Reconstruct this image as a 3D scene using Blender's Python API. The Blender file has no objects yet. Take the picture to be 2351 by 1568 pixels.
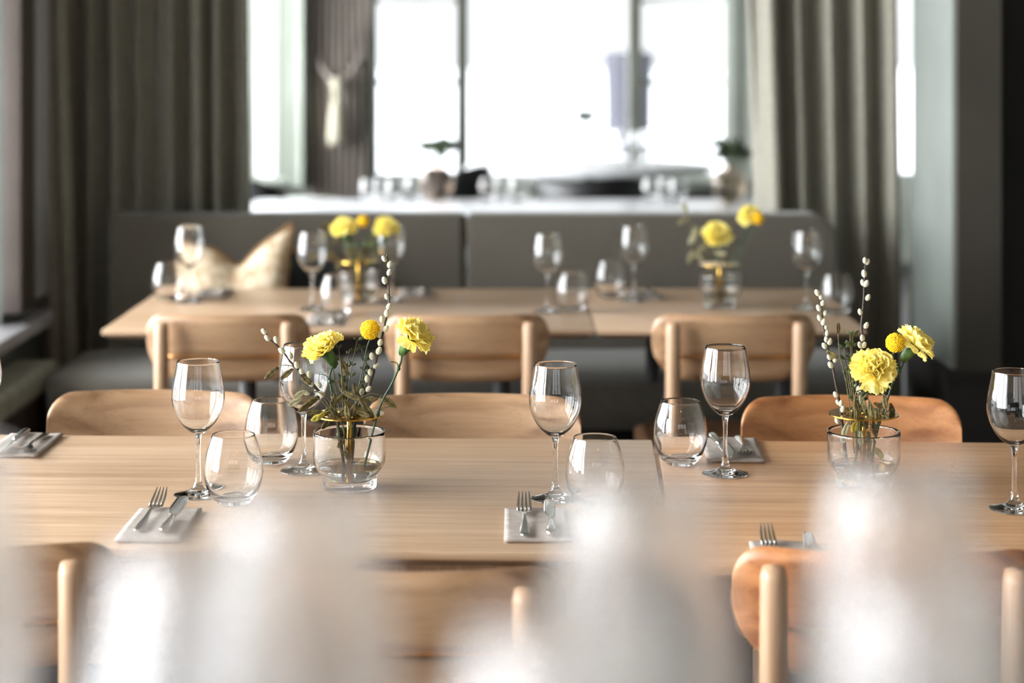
import bpy, bmesh, math, random
from mathutils import Vector, Matrix
SC = bpy.context.scene
COL = SC.collection
PI = math.pi
# ---------------------------------------------------------------- camera
FPX, CX, HY, CAMZ, TZ = 4400.0, 1175.5, 120.0, 1.46, 0.75
cam_d = bpy.data.cameras.new('camera'); cam = bpy.data.objects.new('camera', cam_d); COL.objects.link(cam)
cam.location = (0, 0, CAMZ); cam.rotation_euler = (PI/2, 0, 0)
cam_d.sensor_width = 36; cam_d.lens = 36*FPX/2351
cam_d.shift_y = -(784-HY)/2351
cam_d.clip_start = .05; cam_d.clip_end = 2000
cam_d.dof.use_dof = True; cam_d.dof.focus_distance = 3.12; cam_d.dof.aperture_fstop = 2.45
cam_d.dof.aperture_blades = 0
SC.camera = cam
SC.view_settings.view_transform = 'Standard'; SC.view_settings.look = 'None'
SC.view_settings.gamma = 1; SC.view_settings.use_curve_mapping = False
SC.view_settings.exposure = 0.12
# ---------------------------------------------------------------- sky (overcast, blown out)
w = bpy.data.worlds.new('overcast_sky'); SC.world = w; w.use_nodes = True
bg = w.node_tree.nodes['Background']
SKY_BASE, SKY_LEFT, SKY_BACK = 1.4, 31.0, 0.8          # brighter lobes added to the left and behind to light the room
def sky_nodes():
    N = w.node_tree.nodes; L = w.node_tree.links
    tc = N.new('ShaderNodeTexCoord'); sp = N.new('ShaderNodeSeparateXYZ'); L.new(tc.outputs['Generated'], sp.inputs[0])
    def lobe(ax, sign, pw, k):
        m = N.new('ShaderNodeMath'); m.operation = 'MULTIPLY'; m.inputs[1].default_value = sign; L.new(sp.outputs[ax], m.inputs[0])
        c = N.new('ShaderNodeMath'); c.operation = 'MAXIMUM'; c.inputs[1].default_value = 0; L.new(m.outputs[0], c.inputs[0])
        p = N.new('ShaderNodeMath'); p.operation = 'POWER'; p.inputs[1].default_value = pw; L.new(c.outputs[0], p.inputs[0])
        q = N.new('ShaderNodeMath'); q.operation = 'MULTIPLY'; q.inputs[1].default_value = k; L.new(p.outputs[0], q.inputs[0]); return q
    a = lobe('X', -1, 1.6, SKY_LEFT); b = lobe('Y', -1, 2, SKY_BACK)
    s1 = N.new('ShaderNodeMath'); s1.operation = 'ADD'; L.new(a.outputs[0], s1.inputs[0]); L.new(b.outputs[0], s1.inputs[1])
    s2 = N.new('ShaderNodeMath'); s2.operation = 'ADD'; L.new(s1.outputs[0], s2.inputs[0]); s2.inputs[1].default_value = SKY_BASE
    L.new(s2.outputs[0], bg.inputs[1]); bg.inputs[0].default_value = (0.95, 0.98, 1.0, 1)
sky_nodes()
def portal(loc, rot, sx, sy):
    l = bpy.data.lights.new('window_portal', 'AREA'); l.shape = 'RECTANGLE'; l.size = sx; l.size_y = sy
    l.cycles.is_portal = True
    o = bpy.data.objects.new('window_portal', l); o.location = loc; o.rotation_euler = rot; COL.objects.link(o)
portal((-1.80, 1.4, 1.7), (0, -PI/2, 0), 2.4, 9.0)      # left windows, shining to +X
portal((-3.25, 10.15, 1.6), (0, -PI/2, 0), 2.3, 5.9)   # added side windows of the far zone, shining to +X
portal((0.2, -4.40, 1.6), (PI/2, 0, 0), 6.0, 2.4)         # windows behind the camera, shining to +Y
portal((0.3, 13.45, 1.9), (-PI/2, 0, 0), 7.5, 2.8)      # far windows, shining to -Y
# ---------------------------------------------------------------- mapping from the photo to the room
def P(x, y, z=TZ):
    Y = FPX*(CAMZ-z)/(y-HY)
    return Vector(((x-CX)*Y/FPX, Y, z))
def D(x, y, Y):
    return Vector(((x-CX)*Y/FPX, Y, CAMZ-(y-HY)*Y/FPX))
# ---------------------------------------------------------------- materials
def newmat(name):
    m = bpy.data.materials.new(name); m.use_nodes = True
    nt = m.node_tree; return m, nt, nt.nodes['Principled BSDF']
def lin(c):
    return tuple((v/255/12.92 if v/255 <= .04045 else ((v/255+.055)/1.055)**2.4) for v in c)+(1,)
def plain(name, rgb, rough=.6, metal=0, **kw):
    m, nt, b = newmat(name)
    b.inputs['Base Color'].default_value = lin(rgb); b.inputs['Roughness'].default_value = rough
    b.inputs['Metallic'].default_value = metal
    for k, v in kw.items(): b.inputs[k.replace('_', ' ')].default_value = v
    return m
def noisy(name, c1, c2, scale=(1, 1, 1), nscale=5, rough=.7, bump=0, bscale=None, detail=6, lo=.35, hi=.65, sheen=0, coat=0, spec=.5, dist=0.0):
    m, nt, b = newmat(name); N = nt.nodes; L = nt.links
    tc = N.new('ShaderNodeTexCoord'); mp = N.new('ShaderNodeMapping'); mp.inputs['Scale'].default_value = scale
    no = N.new('ShaderNodeTexNoise'); no.inputs['Scale'].default_value = nscale; no.inputs['Detail'].default_value = detail
    no.inputs['Distortion'].default_value = dist
    cr = N.new('ShaderNodeValToRGB'); cr.color_ramp.elements[0].position = lo; cr.color_ramp.elements[1].position = hi
    cr.color_ramp.elements[0].color = lin(c1); cr.color_ramp.elements[1].color = lin(c2)
    L.new(tc.outputs['Object'], mp.inputs['Vector']); L.new(mp.outputs['Vector'], no.inputs['Vector'])
    L.new(no.outputs['Fac'], cr.inputs['Fac']); L.new(cr.outputs['Color'], b.inputs['Base Color'])
    b.inputs['Roughness'].default_value = rough; b.inputs['Specular IOR Level'].default_value = spec
    b.inputs['Sheen Weight'].default_value = sheen; b.inputs['Coat Weight'].default_value = coat
    if bump:
        n2 = N.new('ShaderNodeTexNoise'); n2.inputs['Scale'].default_value = bscale or nscale; n2.inputs['Detail'].default_value = 3
        L.new(mp.outputs['Vector'], n2.inputs['Vector'])
        bp = N.new('ShaderNodeBump'); bp.inputs['Strength'].default_value = bump; bp.inputs['Distance'].default_value = .002
        L.new(n2.outputs['Fac'], bp.inputs['Height']); L.new(bp.outputs['Normal'], b.inputs['Normal'])
    return m
def wood(name, dark, mid, light, axis='X', rough=.38, fine=14):
    """oak: long fine streaks along the axis, wide board-to-board variation"""
    m, nt, b = newmat(name); N = nt.nodes; L = nt.links
    tc = N.new('ShaderNodeTexCoord')
    def noise(sc, ns, det, dist=0):
        mp = N.new('ShaderNodeMapping'); mp.inputs['Scale'].default_value = sc
        no = N.new('ShaderNodeTexNoise'); no.inputs['Scale'].default_value = ns; no.inputs['Detail'].default_value = det
        no.inputs['Distortion'].default_value = dist
        L.new(tc.outputs['Object'], mp.inputs['Vector']); L.new(mp.outputs['Vector'], no.inputs['Vector']); return no
    def sc(a, o): return {'X': (a, o, o), 'Y': (o, a, o), 'Z': (o, o, a)}[axis]
    n1 = noise(sc(.9, fine), 2.2, 5, .7); n2 = noise(sc(3, 120), 3, 3, .2)
    n3 = noise(sc(.25, 3.2), 2, 1)
    cr = N.new('ShaderNodeValToRGB'); e = cr.color_ramp.elements
    e[0].position = .30; e[0].color = lin(dark); e[1].position = .72; e[1].color = lin(light)
    x = e.new(.5); x.color = lin(mid)
    L.new(n1.outputs['Fac'], cr.inputs['Fac'])
    r2 = N.new('ShaderNodeValToRGB'); r2.color_ramp.elements[0].position = .28; r2.color_ramp.elements[0].color = (.66, .60, .54, 1)
    r2.color_ramp.elements[1].position = .48; r2.color_ramp.elements[1].color = (1, 1, 1, 1)
    L.new(n2.outputs['Fac'], r2.inputs['Fac'])
    r3 = N.new('ShaderNodeValToRGB'); r3.color_ramp.elements[0].position = .35; r3.color_ramp.elements[0].color = (.90, .87, .84, 1)
    r3.color_ramp.elements[1].position = .65; r3.color_ramp.elements[1].color = (1, 1, 1, 1)
    L.new(n3.outputs['Fac'], r3.inputs['Fac'])
    mx = N.new('ShaderNodeMixRGB'); mx.blend_type = 'MULTIPLY'; mx.inputs[0].default_value = .55
    L.new(cr.outputs['Color'], mx.inputs[1]); L.new(r2.outputs['Color'], mx.inputs[2])
    my = N.new('ShaderNodeMixRGB'); my.blend_type = 'MULTIPLY'; my.inputs[0].default_value = 1
    L.new(mx.outputs['Color'], my.inputs[1]); L.new(r3.outputs['Color'], my.inputs[2])
    L.new(my.outputs['Color'], b.inputs['Base Color'])
    b.inputs['Roughness'].default_value = rough
    bp = N.new('ShaderNodeBump'); bp.inputs['Strength'].default_value = .12; bp.inputs['Distance'].default_value = .001
    L.new(n2.outputs['Fac'], bp.inputs['Height']); L.new(bp.outputs['Normal'], b.inputs['Normal'])
    return m
M = {}
M['oak_top'] = wood('oak_table_top', (170, 141, 112), (188, 159, 130), (203, 177, 150), 'X', .33, 26)
M['oak_top_warm'] = wood('oak_table_top_warm', (164, 122, 86), (182, 142, 104), (198, 162, 126), 'X', .33, 26)
M['oak_leg'] = wood('oak_legs', (148, 116, 88), (180, 148, 118), (196, 166, 138), 'Z', .45)
M['oak_back'] = wood('oak_chair_back', (126, 94, 66), (164, 130, 98), (182, 150, 118), 'X', .42)
M['oak_back_warm'] = wood('oak_chair_back_orange', (142, 88, 50), (182, 124, 78), (200, 146, 98), 'X', .42)
M['oak_seat'] = wood('oak_seat', (84, 58, 38), (112, 80, 54), (128, 94, 66), 'Y', .5)
M['fabric'] = noisy('banquette_wool', (68, 64, 57), (102, 96, 87), nscale=260, rough=.95, bump=.5, bscale=300, sheen=.25, spec=.15)
M['fabric_pale'] = noisy('ribbed_bench_fabric', (128, 132, 118), (168, 172, 156), scale=(1, 30, 1), nscale=3, rough=.9, bump=.4, sheen=.2, spec=.2)
M['curtain'] = noisy('taupe_curtain_cloth', (112, 109, 99), (164, 160, 146), nscale=220, rough=.92, bump=.3, bscale=260, sheen=.3, spec=.15)
M['curtain_rose'] = noisy('rose_taupe_curtain_cloth', (156, 146, 138), (184, 174, 166), nscale=200, rough=.92, bump=.3, sheen=.3, spec=.15)
M['tassel'] = noisy('cream_tassel_thread', (168, 162, 142), (196, 190, 170), scale=(60, 60, 1), nscale=5, rough=.8)
M['wall'] = noisy('grey_green_wall_paint', (98, 103, 98), (106, 111, 106), nscale=3, rough=.6)
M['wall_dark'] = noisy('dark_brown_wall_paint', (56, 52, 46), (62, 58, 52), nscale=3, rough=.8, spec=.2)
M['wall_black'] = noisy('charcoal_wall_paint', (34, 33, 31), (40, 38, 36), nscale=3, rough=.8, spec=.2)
M['frame_pale'] = noisy('pale_green_frame_paint', (196, 202, 192), (206, 212, 202), nscale=3, rough=.5)
M['reveal'] = noisy('grey_green_reveal_paint', (120, 126, 116), (130, 136, 126), nscale=3, rough=.5)
M['frame_dark'] = noisy('grey_green_frame_paint', (104, 106, 96), (116, 118, 108), nscale=3, rough=.5)
M['jamb_brown'] = noisy('brown_jamb_paint', (70, 60, 54), (80, 70, 64), nscale=3, rough=.6)
M['sill'] = noisy('pale_sill_paint', (186, 184, 188), (198, 196, 200), nscale=4, rough=.2)
M['wall_light'] = noisy('light_wall_paint', (150, 146, 138), (160, 156, 148), nscale=3, rough=.8)
M['ceiling'] = noisy('ceiling_paint', (112, 108, 100), (120, 116, 108), nscale=3, rough=.9)
M['floor'] = wood('dark_floor_boards', (34, 29, 25), (44, 38, 33), (52, 46, 40), 'Y', .4)
M['cloth_white'] = plain('white_lacquer_table', (226, 228, 232), .22)
M['black'] = noisy('black_chair_shell', (24, 24, 26), (34, 34, 36), nscale=10, rough=.5)
M['steel'] = plain('polished_steel', (190, 188, 184), .12, 1)
M['brass'] = plain('polished_brass', (212, 172, 84), .18, 1)
M['brass_dull'] = plain('brass_inlay', (196, 140, 84), .35, 1)
M['napkin'] = noisy('grey_beige_paper_napkin', (146, 136, 128), (164, 154, 146), nscale=60, rough=.9, bump=.15)
M['stem'] = noisy('green_flower_stem', (34, 60, 44), (66, 96, 60), scale=(1, 1, .2), nscale=60, rough=.5)
M['calyx'] = noisy('green_calyx', (38, 78, 36), (78, 112, 50), scale=(1, 1, .3), nscale=90, rough=.5)
M['twig'] = noisy('dark_willow_twig', (42, 32, 30), (66, 50, 44), nscale=200, rough=.6)
M['catkin'] = noisy('silky_willow_catkin', (172, 169, 142), (196, 192, 166), nscale=500, rough=1, bump=.2, bscale=1500, sheen=.6)
M['billy'] = noisy('yellow_button_florets', (216, 158, 4), (246, 208, 20), nscale=500, rough=.8, lo=.3, hi=.6)
M['oat'] = noisy('olive_brown_seed_head', (58, 50, 24), (112, 98, 46), nscale=160, rough=.6)
M['oat_pale'] = noisy('pale_straw_seed_head', (136, 132, 98), (170, 164, 130), nscale=160, rough=.6)
M['oat_yellow'] = noisy('yellow_green_seed_head', (142, 132, 36), (186, 172, 64), nscale=160, rough=.6)
M['leaf'] = noisy('dark_green_leaf', (34, 46, 30), (72, 90, 52), nscale=60, rough=.4)
M['sprig'] = noisy('olive_sprig_stalk', (66, 62, 34), (104, 94, 48), nscale=60, rough=.6)
M['leaf_mid'] = noisy('mid_green_leaf', (58, 84, 48), (98, 128, 72), nscale=40, rough=.4)
M['piping'] = noisy('brown_cushion_piping', (112, 82, 46), (140, 106, 66), nscale=80, rough=.7)
M['bulb_brass'] = plain('dark_bronze_shade', (60, 50, 40), .35, 1)
M['tower'] = noisy('hazy_grey_tower_wall', (66, 66, 72), (74, 74, 80), scale=(1, 1, .05), nscale=.8, rough=.95, spec=0)
M['snow'] = plain('pale_snowy_ground', (205, 208, 212), .9)
def carn():
    m, nt, b = newmat('pale_yellow_petal'); N = nt.nodes; L = nt.links
    b.inputs['Base Color'].default_value = lin((252, 242, 158)); b.inputs['Roughness'].default_value = .7
    b.inputs['Specular IOR Level'].default_value = .2
    tr = N.new('ShaderNodeBsdfTranslucent'); tr.inputs[0].default_value = lin((255, 240, 130))
    mx = N.new('ShaderNodeMixShader'); mx.inputs[0].default_value = .42
    L.new(b.outputs[0], mx.inputs[1]); L.new(tr.outputs[0], mx.inputs[2]); L.new(mx.outputs[0], N['Material Output'].inputs[0]); return m
M['petal'] = carn()
def glassm(name, rgb=(1, 1, 1), ior=1.5, rough=0):
    m = bpy.data.materials.new(name); m.use_nodes = True; nt = m.node_tree; nt.nodes.clear()
    o = nt.nodes.new('ShaderNodeOutputMaterial'); g = nt.nodes.new('ShaderNodeBsdfGlass')
    g.inputs['Color'].default_value = tuple(rgb)+(1,); g.inputs['IOR'].default_value = ior; g.inputs['Roughness'].default_value = rough
    nt.links.new(g.outputs[0], o.inputs[0]); return m
M['glass'] = glassm('clear_glass'); M['water'] = glassm('still_water', (.98, 1, .99), 1.33)
M['amber'] = glassm('amber_glass', (1.0, .95, .91), 1.25)
def panem():
    m = bpy.data.materials.new('window_pane_glass'); m.use_nodes = True; nt = m.node_tree; nt.nodes.clear(); N = nt.nodes
    o = N.new('ShaderNodeOutputMaterial'); t = N.new('ShaderNodeBsdfTransparent'); g = N.new('ShaderNodeBsdfGlossy')
    g.inputs['Roughness'].default_value = .02
    f = N.new('ShaderNodeFresnel'); f.inputs[0].default_value = 1.45
    mx = N.new('ShaderNodeMixShader'); nt.links.new(f.outputs[0], mx.inputs[0])
    nt.links.new(t.outputs[0], mx.inputs[1]); nt.links.new(g.outputs[0], mx.inputs[2]); nt.links.new(mx.outputs[0], o.inputs[0]); return m
M['pane'] = panem()
def emis(name, rgb, s):
    m = bpy.data.materials.new(name); m.use_nodes = True; nt = m.node_tree; nt.nodes.clear()
    o = nt.nodes.new('ShaderNodeOutputMaterial'); e = nt.nodes.new('ShaderNodeEmission'); e.inputs[0].default_value = rgb+(1,); e.inputs[1].default_value = s
    nt.links.new(e.outputs[0], o.inputs[0]); return m
M['bulb'] = emis('warm_lamp_filament', (1, .46, .13), 110)
def cushion_mat():
    m, nt, b = newmat('dark_floral_cloth'); N = nt.nodes; L = nt.links
    tc = N.new('ShaderNodeTexCoord'); v = N.new('ShaderNodeTexVoronoi'); v.inputs['Scale'].default_value = 16
    cr = N.new('ShaderNodeValToRGB'); e = cr.color_ramp.elements
    e[0].position = .12; e[0].color = lin((170, 160, 110)); e[1].position = .45; e[1].color = lin((24, 28, 30)); q = e.new(.26); q.color = lin((54, 66, 48))
    L.new(tc.outputs['Object'], v.inputs['Vector']); L.new(v.outputs['Distance'], cr.inputs[0]); L.new(cr.outputs[0], b.inputs['Base Color'])
    b.inputs['Roughness'].default_value = .85; return m
M['floral'] = cushion_mat()
M['beige'] = noisy('beige_woven_cushion', (176, 152, 122), (214, 196, 170), scale=(1, 1, 1), nscale=26, rough=.9, bump=.3, bscale=200, detail=10, lo=.42, hi=.58)
# ---------------------------------------------------------------- mesh helpers
class MB:
    def __init__(s): s.v = []; s.f = []; s.sm = []
    def add(s, vs, fs, smooth=True):
        n = len(s.v); s.v += [tuple(p) for p in vs]; s.f += [tuple(i+n for i in f) for f in fs]; s.sm += [smooth]*len(fs); return s
    def box(s, x0, x1, y0, y1, z0, z1, mat=None):
        vs = [Vector(p) for p in ((x0,y0,z0),(x1,y0,z0),(x1,y1,z0),(x0,y1,z0),(x0,y0,z1),(x1,y0,z1),(x1,y1,z1),(x0,y1,z1))]
        if mat: vs = [mat @ p for p in vs]
        return s.add(vs, [(0,3,2,1),(4,5,6,7),(0,1,5,4),(1,2,6,5),(2,3,7,6),(3,0,4,7)], False)
    def lathe(s, prof, n=48, c=(0, 0, 0), mat=None, close=False):
        vs = []; fs = []; rings = []
        for r, z in prof:
            if r < 1e-6: rings.append([len(vs)]); vs.append(Vector((0, 0, z)))
            else:
                rings.append(list(range(len(vs), len(vs)+n)))
                vs += [Vector((r*math.cos(2*PI*k/n), r*math.sin(2*PI*k/n), z)) for k in range(n)]
        for a, b in zip(rings, rings[1:]):
            for k in range(n):
                k2 = (k+1) % n
                if len(a) == 1 and len(b) == 1: continue
                if len(a) == 1: fs.append((a[0], b[k2], b[k]))
                elif len(b) == 1: fs.append((a[k], a[k2], b[0]))
                else: fs.append((a[k], a[k2], b[k2], b[k]))
        c = Vector(c); vs = [(mat @ p if mat else p)+c for p in vs]
        return s.add(vs, fs)
    def tube(s, pts, r, n=8, cap=True, flat=None, up=None):
        """pts: points; r: radius or list; flat: list of (rw, rt) for elliptical section"""
        pts = [Vector(p) for p in pts]; m = len(pts)
        if not isinstance(r, (list, tuple)): r = [r]*m
        vs = []; prev = None
        for i, p in enumerate(pts):
            t = (pts[min(i+1, m-1)]-pts[max(i-1, 0)]).normalized()
            if up is not None: a = t.cross(Vector(up)).normalized()
            elif prev is None:
                a = t.cross(Vector((0, 0, 1)));
                if a.length < 1e-3: a = t.cross(Vector((1, 0, 0)))
                a.normalize()
            else: a = (prev-t*prev.dot(t)).normalized()
            prev = a; b = t.cross(a).normalized()
            ra, rb = flat[i] if flat else (r[i], r[i])
            for k in range(n): vs.append(p+a*ra*math.cos(2*PI*k/n)+b*rb*math.sin(2*PI*k/n))
        fs = [(i*n+k, i*n+(k+1) % n, (i+1)*n+(k+1) % n, (i+1)*n+k) for i in range(m-1) for k in range(n)]
        if cap: fs += [tuple(range(n-1, -1, -1)), tuple(range((m-1)*n, m*n))]
        return s.add(vs, fs)
    def grid(s, fn, nu, nv, wrap=False):
        vs = [fn(i/(nu-1), j/(nv-1)) for i in range(nu) for j in range(nv)]
        fs = [(i*nv+j, (i+1)*nv+j, (i+1)*nv+j+1, i*nv+j+1) for i in range(nu-1) for j in range(nv-1)]
        return s.add(vs, fs)
    def shell(s, fn, nu, nv):
        """fn(u,v,side) side=+-1: closed slab between two surfaces"""
        A = [fn(i/(nu-1), j/(nv-1), 1) for i in range(nu) for j in range(nv)]
        B = [fn(i/(nu-1), j/(nv-1), -1) for i in range(nu) for j in range(nv)]
        o = nu*nv; I = lambda i, j: i*nv+j
        fs = [(I(i,j), I(i+1,j), I(i+1,j+1), I(i,j+1)) for i in range(nu-1) for j in range(nv-1)]
        fs += [(o+I(i,j), o+I(i,j+1), o+I(i+1,j+1), o+I(i+1,j)) for i in range(nu-1) for j in range(nv-1)]
        rim = [I(i,0) for i in range(nu)]+[I(nu-1,j) for j in range(1, nv)]+[I(i,nv-1) for i in range(nu-2,-1,-1)]+[I(0,j) for j in range(nv-2, 0, -1)]
        fs += [(rim[k], o+rim[k], o+rim[(k+1) % len(rim)], rim[(k+1) % len(rim)]) for k in range(len(rim))]
        return s.add(A+B, fs)
    def ball(s, c, rx, ry=None, rz=None, rot=None, nu=12, nv=8):
        ry = ry or rx; rz = rz or rx; c = Vector(c); vs = []
        for j in range(1, nv):
            th = PI*j/nv
            for k in range(nu): vs.append(Vector((rx*math.sin(th)*math.cos(2*PI*k/nu), ry*math.sin(th)*math.sin(2*PI*k/nu), rz*math.cos(th))))
        vs += [Vector((0, 0, rz)), Vector((0, 0, -rz))]; T = len(vs)-2; B = T+1
        fs = [(j*nu+k, (j+1)*nu+k, (j+1)*nu+(k+1) % nu, j*nu+(k+1) % nu) for j in range(nv-2) for k in range(nu)]
        fs += [(T, k, (k+1) % nu) for k in range(nu)] + [(B, (nv-2)*nu+(k+1) % nu, (nv-2)*nu+k) for k in range(nu)]
        if rot: vs = [rot @ p for p in vs]
        return s.add([p+c for p in vs], fs)
    def build(s, name, mat, parent=None, bevel=0, smooth=None, loc=None, recalc=False, solid=0, sub=0):
        me = bpy.data.meshes.new(name); me.from_pydata(s.v, [], s.f)
        for p, q in zip(me.polygons, s.sm): p.use_smooth = q
        if recalc:
            bm = bmesh.new(); bm.from_mesh(me); bmesh.ops.recalc_face_normals(bm, faces=bm.faces); bm.to_mesh(me); bm.free()
        me.update(); me.materials.append(M[mat] if isinstance(mat, str) else mat)
        o = bpy.data.objects.new(name, me); COL.objects.link(o)
        if parent: o.parent = parent
        if loc is not None: o.location = loc
        if solid: q = o.modifiers.new('s', 'SOLIDIFY'); q.thickness = solid; q.offset = 0
        if bevel:
            q = o.modifiers.new('b', 'BEVEL'); q.width = bevel; q.segments = 3; q.limit_method = 'ANGLE'; q.angle_limit = .6
            for p in me.polygons: p.use_smooth = True
        if sub: q = o.modifiers.new('u', 'SUBSURF'); q.levels = sub; q.render_levels = sub
        return o
def tag(o, label=None, cat=None, group=None, kind=None):
    if label: o['label'] = label
    if cat: o['category'] = cat
    if group: o['group'] = group
    if kind: o['kind'] = kind
    return o
def thing(name, label, cat, loc=(0, 0, 0), rz=0, group=None):
    o = bpy.data.objects.new(name, None); COL.objects.link(o); o.empty_display_size = .05
    o.location = loc; o.rotation_euler = (0, 0, rz); return tag(o, label, cat, group)
def struct(o, label=None): o['kind'] = 'structure'; return tag(o, label) if label else o
def dup(root, loc, rz=None, label=None, group=None, scale=None):
    kids = [o for o in list(root.children)]
    r = root.copy(); COL.objects.link(r); r.location = loc
    if rz is not None: r.rotation_euler = (0, 0, rz)
    if scale: r.scale = (scale,)*3
    if label: r['label'] = label
    if group: r['group'] = group
    for ch in kids:
        c = ch.copy(); COL.objects.link(c); c.parent = r
        for g in list(ch.children):
            d = g.copy(); COL.objects.link(d); d.parent = c
    return r
def spline(pts, n=6):
    """Catmull-Rom through the points"""
    pts = [Vector(p) for p in pts]; out = []
    for i in range(len(pts)-1):
        p0 = pts[max(i-1, 0)]; p1 = pts[i]; p2 = pts[i+1]; p3 = pts[min(i+2, len(pts)-1)]
        for k in range(n):
            t = k/n
            out.append(.5*((2*p1)+(p2-p0)*t+(2*p0-5*p1+4*p2-p3)*t*t+(3*p1-p0-3*p2+p3)*t**3))
    out.append(pts[-1]); return out
# ---------------------------------------------------------------- the room
struct(MB().box(-3.2, 3.6, -4.2, 13.9, -.1, 0).build('floor', 'floor'))
struct(MB().box(-3.2, 3.6, -4.2, 13.9, 2.9, 3.0).build('ceiling', 'ceiling'))
b = MB()                                   # left wall with its row of tall windows
b.box(-1.95, -1.56, -4.2, 6.75, 0, .58).box(-1.95, -1.56, -4.2, 6.75, 2.72, 2.9)
b.box(-1.95, -1.56, -4.2, -3.2, .58, 2.72).box(-1.95, -1.56, 5.86, 6.75, .58, 2.72)
struct(b.build('wall_left', 'wall'))
b = MB().box(-3.2, -1.95, 6.6, 6.75, 0, 2.9)
struct(b.build('wall_left', 'wall'))
struct(MB().box(-3.2, -3.05, 6.75, 13.9, 0, .5).box(-3.2, -3.05, 6.75, 13.9, 2.75, 2.9).box(-3.2, -3.05, 6.75, 7.2, .5, 2.75).box(-3.2, -3.05, 13.1, 13.9, .5, 2.75).build('wall_left', 'wall'))
for k in range(4):                         # unseen windows added on the far zone's left to brighten it
    y0 = 7.2+k*1.475
    f = MB().box(-3.16, -3.08, y0, y0+.05, .5, 2.75).box(-3.16, -3.08, y0+1.425, y0+1.475, .5, 2.75).box(-3.16, -3.08, y0+.05, y0+1.425, .5, .56).box(-3.16, -3.08, y0+.05, y0+1.425, 2.69, 2.75).box(-3.15, -3.09, y0+.72, y0+.76, .56, 2.69)
    fo = struct(f.build('window_%d' % (16+k), 'frame_pale')); MB().box(-3.123, -3.118, y0+.05, y0+1.425, .56, 2.69).build('pane', 'pane', fo)
b = MB().box(-1.56, -1.50, 5.86, 6.03, .66, 2.72); struct(b.build('trim_1', 'jamb_brown', bevel=.004))
b = MB().box(-1.56, -1.53, 6.03, 6.5, .66, 2.72); struct(b.build('trim_2', 'sill', bevel=.01))
b = MB()
for k in range(9):                         # seven tall lights per window run
    y0 = -3.2+k*1.007
    wn = k+1
    f = MB()
    f.box(-1.80, -1.70, y0, y0+.05, .58, 2.72).box(-1.80, -1.70, y0+.957, y0+1.007, .58, 2.72)
    f.box(-1.80, -1.70, y0+.05, y0+.957, .58, .64).box(-1.80, -1.70, y0+.05, y0+.957, 2.66, 2.72)
    f.box(-1.78, -1.74, y0+.485, y0+.52, .64, 2.66)
    f.box(-1.77, -1.75, y0+.05, y0+.485, 1.62, 1.645).box(-1.77, -1.75, y0+.52, y0+.957, 1.62, 1.645)
    fo = struct(f.build('window_%d' % wn, 'frame_pale'))
    MB().box(-1.763, -1.757, y0+.05, y0+.957, .64, 2.66).build('pane', 'pane', fo)
# window board running under the left windows, with a rounded end
pts = [(-1.70, -3.2), (-1.47, -3.2), (-1.47, 6.12)]+[(-1.62+.15*math.cos(a), 6.12+.2*math.sin(a)) for a in [PI/2*k/8 for k in range(1, 9)]]+[(-1.70, 6.32)]
b = MB(); n = len(pts)
b.add([(x, y, z) for z in (.585, .625) for x, y in pts], [tuple(range(n-1, -1, -1)), tuple(range(n, 2*n))]+[(i, (i+1) % n, n+(i+1) % n, n+i) for i in range(n)], False)
struct(b.build('trim_3', 'sill', bevel=.008))
# far wall and its windows
FY = 13.3
def fx(x): return (x-CX)*FY/FPX
b = MB()
b.box(-3.2, 3.6, FY, FY+.3, 0, .58).box(-3.2, 3.6, FY, FY+.3, 2.75, 2.9)
for a, c in ((-3.2, -2.95), (fx(716), fx(858)), (fx(1690), 2.35), (3.3, 3.6)): b.box(a, c, FY, FY+.3, .58, 2.75)
struct(b.build('wall_back', 'frame_pale'))
f = MB()                                   # the wide central window: three lights between two posts
f.box(fx(850), fx(866), FY-.03, FY+.1, .60, 2.75).box(fx(1662), fx(1692), FY-.03, FY+.1, .60, 2.75)
f.box(fx(866), fx(1662), FY+.02, FY+.09, .56, .615).box(fx(866), fx(1662), FY, FY+.1, 2.68, 2.75)
fw = struct(f.build('window_10', 'frame_pale', bevel=.004))
f = MB().box(fx(1047), fx(1076), FY-.04, FY+.12, .61, 2.7).box(fx(1442), fx(1473), FY-.04, FY+.12, .61, 2.7)
f.build('post', 'frame_dark', fw, bevel=.004)
f = MB()
for z in (1.25, 1.82, 2.4):
    f.box(fx(866), fx(1050), FY+.04, FY+.06, z-.018, z+.018).box(fx(1471), fx(1662), FY+.04, FY+.06, z-.018, z+.018)
f.build('glazing_bar', 'frame_pale', fw)
MB().box(fx(866), fx(1662), FY+.046, FY+.052, .61, 2.68).build('pane', 'pane', fw)
f = MB()                                   # the bay window seen past the left curtain
for a, c in ((565, 585), (640, 664), (676, 700), (708, 724)): f.box(fx(a), fx(c), FY-.05, FY+.1, .56, 2.75)
f.box(-2.95, fx(700), FY, FY+.1, .5, .60).box(-2.95, fx(700), FY, FY+.1, 2.68, 2.75).box(fx(664), fx(676), FY+.0, FY+.05, .6, 2.7).box(fx(700), fx(708), FY, FY+.05, .6, 2.7)
g = MB(); p0 = Vector((fx(646), FY-.02, 0)); p1 = Vector((fx(724), FY-.42, 0)); d_ = (p1-p0).normalized(); n_ = Vector((d_.y, -d_.x, 0))
def bay(a, c, th):
    q = [p0+(p1-p0)*a, p0+(p1-p0)*c, p0+(p1-p0)*c-n_*-th, p0+(p1-p0)*a-n_*-th]
    vs = [(v.x, v.y, z) for z in (.55, 2.76) for v in q]
    g.add(vs, [(0,3,2,1),(4,5,6,7),(0,1,5,4),(1,2,6,5),(2,3,7,6),(3,0,4,7)], False)
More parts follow.
